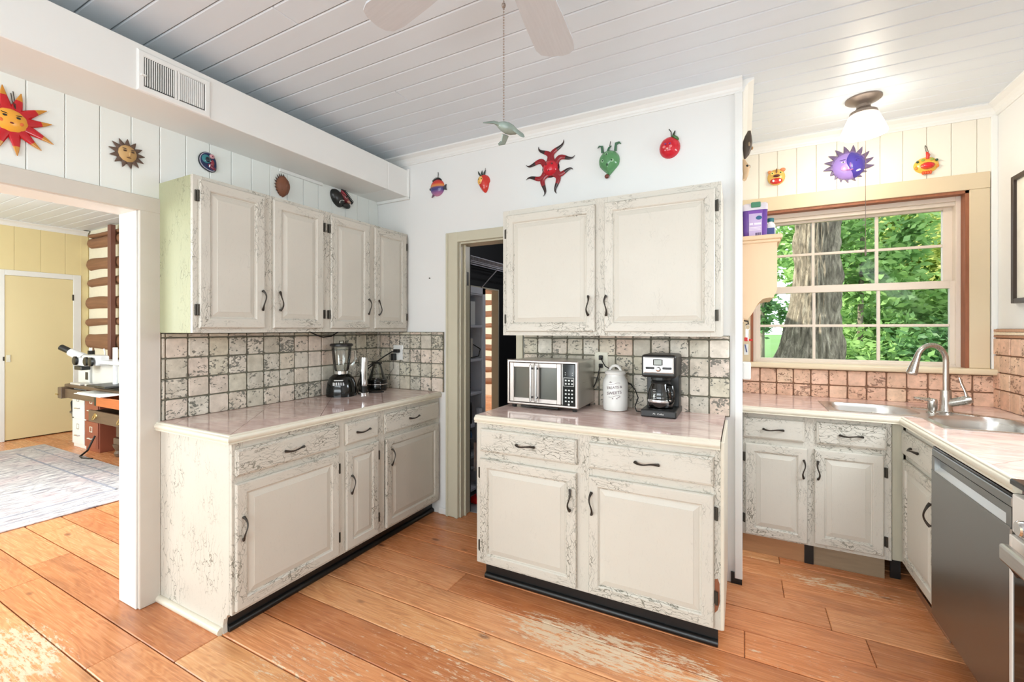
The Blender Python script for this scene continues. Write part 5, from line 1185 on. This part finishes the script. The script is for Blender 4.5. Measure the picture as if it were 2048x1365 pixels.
for x0, x1, y0, z0, z1 in ((.85, 1.75, -.06, .385, .510), (1.13, 1.95, .075, .215, .365)):
    d_ = B().box(x0, x1, y0, y0+.025, z0, z1, .004).box(x0+.02, x1-.02, y0+.025, y0+.3, z0+.01, z0+.02).box(x0+.02, x0+.03, y0+.025, y0+.3, z0+.01, z1-.01).obj('drawer', m_deskw, dk_)
    for x in (x0+.17, x1-.17):
        B().lathe([(.030, -.001), (.026, -.006), (.0, -.008)], (x, y0, (z0+z1)/2+.01), 12, axis='y', sx=1.2).tube([(x-.03, y0-.008, (z0+z1)/2+.01), (x-.02, y0-.02, (z0+z1)/2-.02), (x, y0-.024, (z0+z1)/2-.028), (x+.02, y0-.02, (z0+z1)/2-.02), (x+.03, y0-.008, (z0+z1)/2+.01)], .005, 8).obj('pull', m_brass, d_)
B().box(1.10, 2.44, .06, .47, .135, .205, .008, 2).obj('plinth', m_deskw, dk_)
for x in (1.16, 2.36):
    for y in (.10, .41): B().lathe([(.030, 0), (.045, .01), (.055, .04), (.040, .07), (.060, .11), (.065, .14)], (x, y, 0), 12).obj('foot', m_deskw, dk_, smooth=True)
ms = thing('microscope', 'white stereo microscope with black eyepieces on the study desk', 'microscope', (-6.70, 2.245, .768))
mw = col(226, 228, 230, .3)
B().tube([(-.36, -.10, .41), (-.26, -.05, .36), (-.19, 0, .33)], [.035, .034, .03], 12).obj('eyepiece', m_bp, ms, smooth=True)
B().tube([(-.26, -.05, .355), (-.12, .02, .285)], [.045, .055], 12).box(-.20, .12, -.06, .08, .20, .30, .02, 2).box(.02, .40, -.05, .07, .215, .33, .02, 2).obj('head', mw, ms, smooth=True)
for x in (-.06, .22, .34): B().lathe([(.05, -.065), (.05, -.085), (.042, -.09)], (x, 0, .262), 18, axis='y').obj('focus_knob', m_bp, ms, smooth=True)
B().box(-.12, .06, -.065, .02, .155, .20, .006).obj('lens_block', m_bp, ms); B().cyl((.58, .05, 0), (.58, .05, .42), .022).box(.38, 1.0, -.02, .09, .235, .275, .006).obj('stand_arm', mw, ms, smooth=True); B().box(.36, .80, -.12, .10, 0, .018, .004).obj('base', m_bp, ms)
bx1 = thing('equipment_box', 'white equipment box behind the microscope', 'box', (-7.20, 2.34, .735))
B().box(0, .30, 0, .12, 0, .285, .004).obj('case', m_white, bx1); B().box(.05, .10, -.003, 0, .17, .22).obj('port', m_bp, bx1); B().box(.20, .27, -.003, 0, .05, .14).obj('port', m_bp, bx1)
bx2 = thing('equipment_box', 'long white device with upright prongs on the study desk', 'box', (-6.88, 2.36, .735))
B().box(0, .95, 0, .12, 0, .24, .004).obj('case', m_white, bx2); B().box(.10, .85, .02, .1, .24, .30, .01).obj('lid', m_white, bx2)
for x in (.16, .42): B().tube([(x, .06, .30), (x+.01, .06, .38), (x-.02, .06, .42)], .009, 8).obj('prong', m_white, bx2)
lt = thing('laptop', 'closed dark grey laptop lying on the study desk', 'laptop', (-6.42, 2.215, .736)); B().box(0, .6, 0, .135, 0, .018, .005).obj('base', m_bp, lt); B().box(.002, .598, .0, .135, .019, .030, .005).obj('lid', m_bp, lt)
pp = thing('paper_stack', 'white papers sticking out at the front of the desk', 'papers', (-6.42, 2.05, .690))
B().box(0, .62, 0, .14, 0, .008, .001).box(.05, .66, .01, .16, .008, .020, .002).obj('sheets', m_white, pp)
tag(B().box(-7.06, -6.80, 2.22, 2.29, .736, .760, .006).box(-6.70, -6.60, 2.23, 2.28, .736, .765, .004).obj('small_tools', col(210, 206, 200, .4)), 'small pale tools lined along the desk edge', 'tools')
bt = thing('lens_bottle', 'black bottle with silver cap standing behind the microscope', 'bottle', (-7.02, 2.40, 1.021)); B().cyl((0, 0, 0), (0, 0, .11), .035, .033, 14).obj('body', m_bp, bt, smooth=True); B().cyl((0, 0, .11), (0, 0, .145), .03, .024, 14).obj('cap', m_chrome, bt, smooth=True)
tag(B().tube([(-6.40, 2.22, .20), (-6.41, 2.16, .05), (-6.36, 2.08, .010), (-6.24, 2.06, .010), (-6.12, 2.10, .012)], .010, 8).obj('floor_cable', m_cord, smooth=True), 'black cable curling onto the study floor by the desk foot', 'cable')

# ------------------------------------------------ pantry contents
m_shw = fine('cool white shelf paint', s2l(226, 228, 236), .5, var=.02)
bs = thing('pantry_bookshelf', 'tall white bookshelf inside the pantry doorway', 'bookshelf', (-2.30, 2.86, 0))
B().box(0, .30, .42, .445, 0, 1.745, .002).obj('side_panel', m_shw, bs); B().box(0, .30, 0, .02, 0, 1.745, .002).obj('side_panel', m_shw, bs); B().box(0, .012, .02, .42, 0, 1.745).obj('back_panel', m_shw, bs)
B().box(.30, .318, .40, .450, 0, 1.745, .002).box(.30, .318, 0, .45, 1.69, 1.745, .002).obj('face_frame', m_shw, bs)
for z in (.06, .335, .590, .857, 1.140, 1.424, 1.70): B().box(.012, .312, .02, .42, z-.020, z, .001).obj('shelf_board', m_shw, bs)
def pbox(name, label, cat, x, y, z, w_, d_, h_, m, extra=None):
    t = thing(name, label, cat, (x, y, z)); B().box(0, w_, 0, d_, 0, h_, .003).obj('carton', m, t)
    if extra: extra(t)
    return t
def speaker_dots(t):
    for i in range(5): B().lathe([(.012, -.001), (.010, -.003), (.0, -.004)], (.085, 0, .030+.034*i), 12, axis='y').obj('printed_disc', m_bp, t)
pbox('product_box', 'white product box with printed discs on the upper pantry shelf', 'box', -2.15, 3.085, 1.426, .14, .10, .20, m_white, speaker_dots)
bottle('spray_bottle', 'dark bottle in front of the white box on the upper pantry shelf', (-2.09, 3.04, 1.426), m_bp, col(90, 100, 150, .4), .19, .022, .03)
pbox('gadget_box', 'yellow and white gadget box on the middle pantry shelf', 'box', -2.13, 3.10, 1.142, .10, .08, .17, col(226, 220, 206, .5), lambda t: B().box(.01, .09, -.003, 0, .02, .09).obj('label_panel', col(214, 180, 70, .5), t))
bottle('drill_body', 'black power tool shape standing on the middle pantry shelf', (-2.05, 3.03, 1.142), m_bp, m_bp, .22, .024, .035)
tag(B().tube([(-2.02, 3.14, 1.15), (-2.01, 3.24, 1.16), (-2.0, 3.25, 1.22), (-2.02, 3.17, 1.26)], .005, 8).obj('tool_cord', m_cord, smooth=True), 'black cord loop hanging off the middle pantry shelf', 'cord')
b = B(); b.ell((0, 0, .04), .06, .06, .04, 12, 8); b.tube([(0, 0, .05), (-.03, -.03, .11), (-.05, -.05, .16)], [.03, .03, .02], 8)
tag(b.obj('cleaning_cloth', col(40, 80, 150, .6), None, (-2.07, 3.10, .860), smooth=True), 'crumpled blue cloth on the pantry shelf', 'cloth')
pbox('dark_box', 'dark carton with pale label beside the blue cloth', 'box', -2.14, 3.05, .592, .12, .10, .18, m_bp, lambda t: B().box(.01, .06, -.003, 0, .03, .14).obj('label_panel', col(190, 190, 180, .5), t))
bk_ = thing('bucket', 'white bucket with blue lid on the lower pantry shelf', 'bucket', (-2.10, 3.08, .337)); B().lathe([(.0, 0), (.09, 0), (.10, .15)], n=20).obj('pail', col(200, 206, 212, .4), bk_, smooth=True); B().lathe([(.104, .145), (.106, .16), (.10, .20), (.0, .205)], n=20).obj('lid', col(50, 110, 170, .35), bk_, smooth=True)
sv = thing('stick_vacuum', 'grey stick vacuum with red head just inside the pantry', 'vacuum', (-1.86, 3.02, .0)); B().tube([(0, 0, .05), (-.02, .02, .4), (-.03, .04, .75)], [.03, .04, .035], 10).obj('wand', col(150, 152, 158, .35), sv, smooth=True); B().box(-.07, .07, -.06, .06, 0, .055, .02, 2).obj('head', m_red, sv); B().tube([(-.02, -.03, .28), (-.02, -.03, .50)], .06, 12).obj('dust_bin', m_glass, sv)
pb_ = thing('storage_bin', 'grey plastic storage bin on the pantry floor', 'bin', (-1.86, 3.32, 0)); B().box(-.12, .16, 0, .28, 0, .30, .02, 2).obj('bin', col(120, 122, 128, .4), pb_); B().box(-.13, .17, -.01, .29, .30, .33, .008).obj('lid', col(90, 92, 98, .4), pb_)
ws = thing('wire_shelf', 'white wire shelf high on the black pantry wall', 'shelf', (-2.39, 2.86, 1.98))
b = B()
for z in (0, .055): b.cyl((.29, 0, z), (.29, 1.9, z), .004, n=6)
for x in (.02, .15): b.cyl((x, 0, .055), (x, 1.9, .055), .004, n=6)
b.obj('rail', m_shw, ws); b = B()
for i in range(76): b.cyl((.0, .012+.025*i, .058), (.29, .012+.025*i, .058), .0016, n=5, cap=False); b.cyl((.292, .012+.025*i, .0), (.292, .012+.025*i, .058), .0016, n=5, cap=False)
b.obj('wires', m_shw, ws)['kind'] = 'stuff'
for i in range(3): B().cyl((.28, .1+.8*i, 0), (.0, .1+.8*i, -.26), .005, n=6).obj('brace', m_shw, ws)

pl_ = thing('pantry_fill_bulb', 'unseen bare bulb added on the pantry ceiling to light the shelf', 'lamp', (-1.1, 4.3, 2.45)); B().lathe([(.05, 0), (.05, -.02), (.025, -.05), (.022, -.06)], n=16).obj('holder', m_ceramic, pl_, smooth=True)  # added lamp out of view, brightens the pantry shelf
B().lathe([(.014, -.06), (.030, -.09), (.030, -.11), (.0, -.135)], n=16).obj('bulb', m_shade, pl_, smooth=True); l_ = light('bulb', 'POINT', (0, 0, 0), 10, (.92, .94, 1), radius=.05); l_.parent = pl_; l_.location = (0, 0, -.2)
# ------------------------------------------------ outdoors
struct(B().box(-7.0, -2.2, 2.2, 8.7, 2.95, 3.5).obj('shade_roof', fine('grey roof felt', s2l(120, 118, 116), .9)), 'flat roof added unseen over the log room wing to shade the trunk', 'shade_roof')  # slab set out of view to throw shade on the oak trunk
struct(B().box(-9.2, 2.6, -4.2, 4.25, 2.95, 5.3).obj('shade_roof', fine('shade block siding', s2l(170, 160, 146), .8)), 'unseen block added above the house to block the sun', 'shade_roof')  # block added out of view to hold the sun off the trunk
b = B(); xs_ = np.linspace(-40, 60, 41); ys_ = np.linspace(4.0, 90, 44)
vv = [[b.bm.verts.new((x, y, -.55+.012*(y-4)+.25*noise.noise((x*.12, y*.12, 0)))) for x in xs_] for y in ys_]
for j in range(len(ys_)-1):
    for i in range(len(xs_)-1): b.f([vv[j][i], vv[j][i+1], vv[j+1][i+1], vv[j+1][i]])
struct(b.obj('ground', m_grass, smooth=True, ang=180), 'green lawn sloping away behind the house', 'ground')
def trunk(parent, x, y, r0, h, name='trunk', n=20, m=14, flare=.0, fdir=0.0, relief=.0, lean=(0, 0), zb=-.9):
    b = B(); rs = []
    for j in range(m+1):
        z = zb+(h-zb)*j/m; t = max(0, 1-(z+.5)/3.0); ring = []
        for i in range(n):
            a = 2*math.pi*i/n; r_ = r0*(1-.35*max(0, z)/h)
            r_ += flare*(t**2.2)*(1+.9*math.cos(a-fdir))
            if relief:
                q = noise.fractal((math.cos(a)*6.5, math.sin(a)*6.5, z*1.3), .9, 2.0, 3)
                r_ += relief*(abs(q)*1.6-.4)
            ring.append(b.bm.verts.new((x+lean[0]*z+r_*math.cos(a), y+lean[1]*z+r_*math.sin(a), z)))
        rs.append(ring)
    return b.skin(rs).obj(name, m_bark, parent, smooth=True, ang=180)
def foliage(parent, c, rad, n, size, mat, seed, shell=.55, zmin=-.6):
    g = np.random.default_rng(seed); d = g.normal(size=(n, 3)); d /= np.linalg.norm(d, axis=1)[:, None]
    r_ = g.uniform(shell, 1.0, n)[:, None]**.7
    cl = g.normal(size=(max(8, n//160), 3)); cl /= np.linalg.norm(cl, axis=1)[:, None]; cl *= g.uniform(.3, 1.0, len(cl))[:, None]
    pick = cl[g.integers(0, len(cl), n)]+g.normal(size=(n, 3))*.13
    p = np.where(g.uniform(size=(n, 1)) < .75, pick, d*r_)*np.array(rad)+np.array(c)
    p[:, 2] = np.maximum(p[:, 2], zmin)
    a = g.normal(size=(n, 3)); a[:, 2] *= .55; a /= np.linalg.norm(a, axis=1)[:, None]
    t = np.cross(a, g.normal(size=(n, 3))); t /= np.linalg.norm(t, axis=1)[:, None]; s_ = size*g.uniform(.6, 1.25, (n, 1))
    v = np.empty((n, 4, 3)); v[:, 0] = p-a*s_; v[:, 1] = p+t*s_*.45; v[:, 2] = p+a*s_; v[:, 3] = p-t*s_*.45
    me = D.meshes.new('foliage'); me.vertices.add(n*4); me.vertices.foreach_set('co', v.reshape(-1)); me.loops.add(n*4); me.loops.foreach_set('vertex_index', np.arange(n*4, dtype=np.int32))
    me.polygons.add(n); me.polygons.foreach_set('loop_start', np.arange(0, n*4, 4, dtype=np.int32)); me.update(); me.validate()
    o = mk('foliage', me, mat, parent); o['kind'] = 'stuff'; return o
def tree(label, x, y, h, r0, crowns, mat, seed, n=7000, size=.11, name='tree', cat='tree', lean=(0, 0)):
    t = thing(name, label, cat, (x, y, -.5), 0, 'trees and shrubs outside the window')
    if r0: trunk(t, 0, 0, r0, h, 'trunk', 12, 8, lean=lean, zb=0)
    for i, (cx, cy, cz, rx, ry, rz) in enumerate(crowns): foliage(t, (cx, cy, cz), (rx, ry, rz), n, size, mat, seed*10+i, zmin=.05)
    return t
ok = thing('oak_tree', 'massive rough barked tree trunk close outside the window', 'tree', (1.12, 9.0, 0), 0)
trunk(ok, 0, 0, .335, 9.0, 'trunk', 150, 240, flare=.62, fdir=math.pi*1.02, relief=.062)
foliage(ok, (-.8, .3, 5.8), (3.0, 2.4, 1.3), 4200, .11, m_leaf2, 3)
tree('leafy sapling with a thin trunk right of the oak', 2.15, 11.5, 4.2, .06, [(.0, 0, 3.4, 1.2, 1.0, 1.3), (.3, .2, 1.4, 1.1, .9, .8)], m_leaf1, 5, 3200, .10, lean=(.02, 0))
tree('tall broadleaf tree filling the middle of the window', 3.6, 15.0, 7.5, .13, [(0, 0, 5.6, 2.2, 1.8, 1.7), (-.9, -.4, 3.3, 1.6, 1.4, 1.2)], m_leaf1, 6, 5500, .13)
tree('yellow green tree at the upper right of the window', 4.6, 13.2, 6.8, .10, [(0, 0, 4.9, 1.9, 1.5, 1.2), (.4, .2, 3.5, 1.5, 1.2, .8)], m_leaf3, 7, 3600, .11)
tree('deep green tree behind the yellow green one', 6.2, 18.0, 9.0, .16, [(0, 0, 6.0, 2.8, 2.0, 2.4), (-1.4, 0, 3.0, 2.4, 1.6, 1.6)], m_leaf2, 8, 6500, .15)
tree('dark rounded shrub low at the right of the window', 3.5, 11.4, 0, 0, [(0, 0, .9, 1.5, 1.1, 1.15)], m_leaf2, 9, 6500, .085, 'shrub', 'shrub')
tree('bright fern like shrub low in the middle of the window', 2.05, 10.6, 0, 0, [(0, 0, .75, 1.1, .8, .95)], m_leaf1, 10, 5200, .08, 'shrub', 'shrub')
tree('tall hazel shrub between the trees', 3.0, 13.0, 0, 0, [(0, 0, 1.7, 1.7, 1.0, 1.7)], m_leaf1, 11, 6500, .10, 'shrub', 'shrub')
tree('far wood edge tree behind the middle of the window', 7.5, 27.0, 14, .25, [(0, 0, 6.0, 5.5, 2.5, 6.2)], m_leaf2, 12, 5000, .22)
tree('far wood edge tree behind the oak trunk', 3.0, 29.0, 14, .25, [(0, 0, 6.5, 4.0, 2.5, 5.0)], m_leaf1, 13, 4500, .22)
tree('distant tree on the left beside the oak trunk', .85, 24.0, 8, .12, [(0, 0, 3.0, 1.0, 1.0, 1.6)], m_leaf2, 14, 900, .16)
tree('far wood edge tree at the right of the window', 12.0, 31.0, 14, .25, [(0, 0, 6.0, 5.0, 2.5, 6.5)], m_leaf2, 15, 4500, .24)
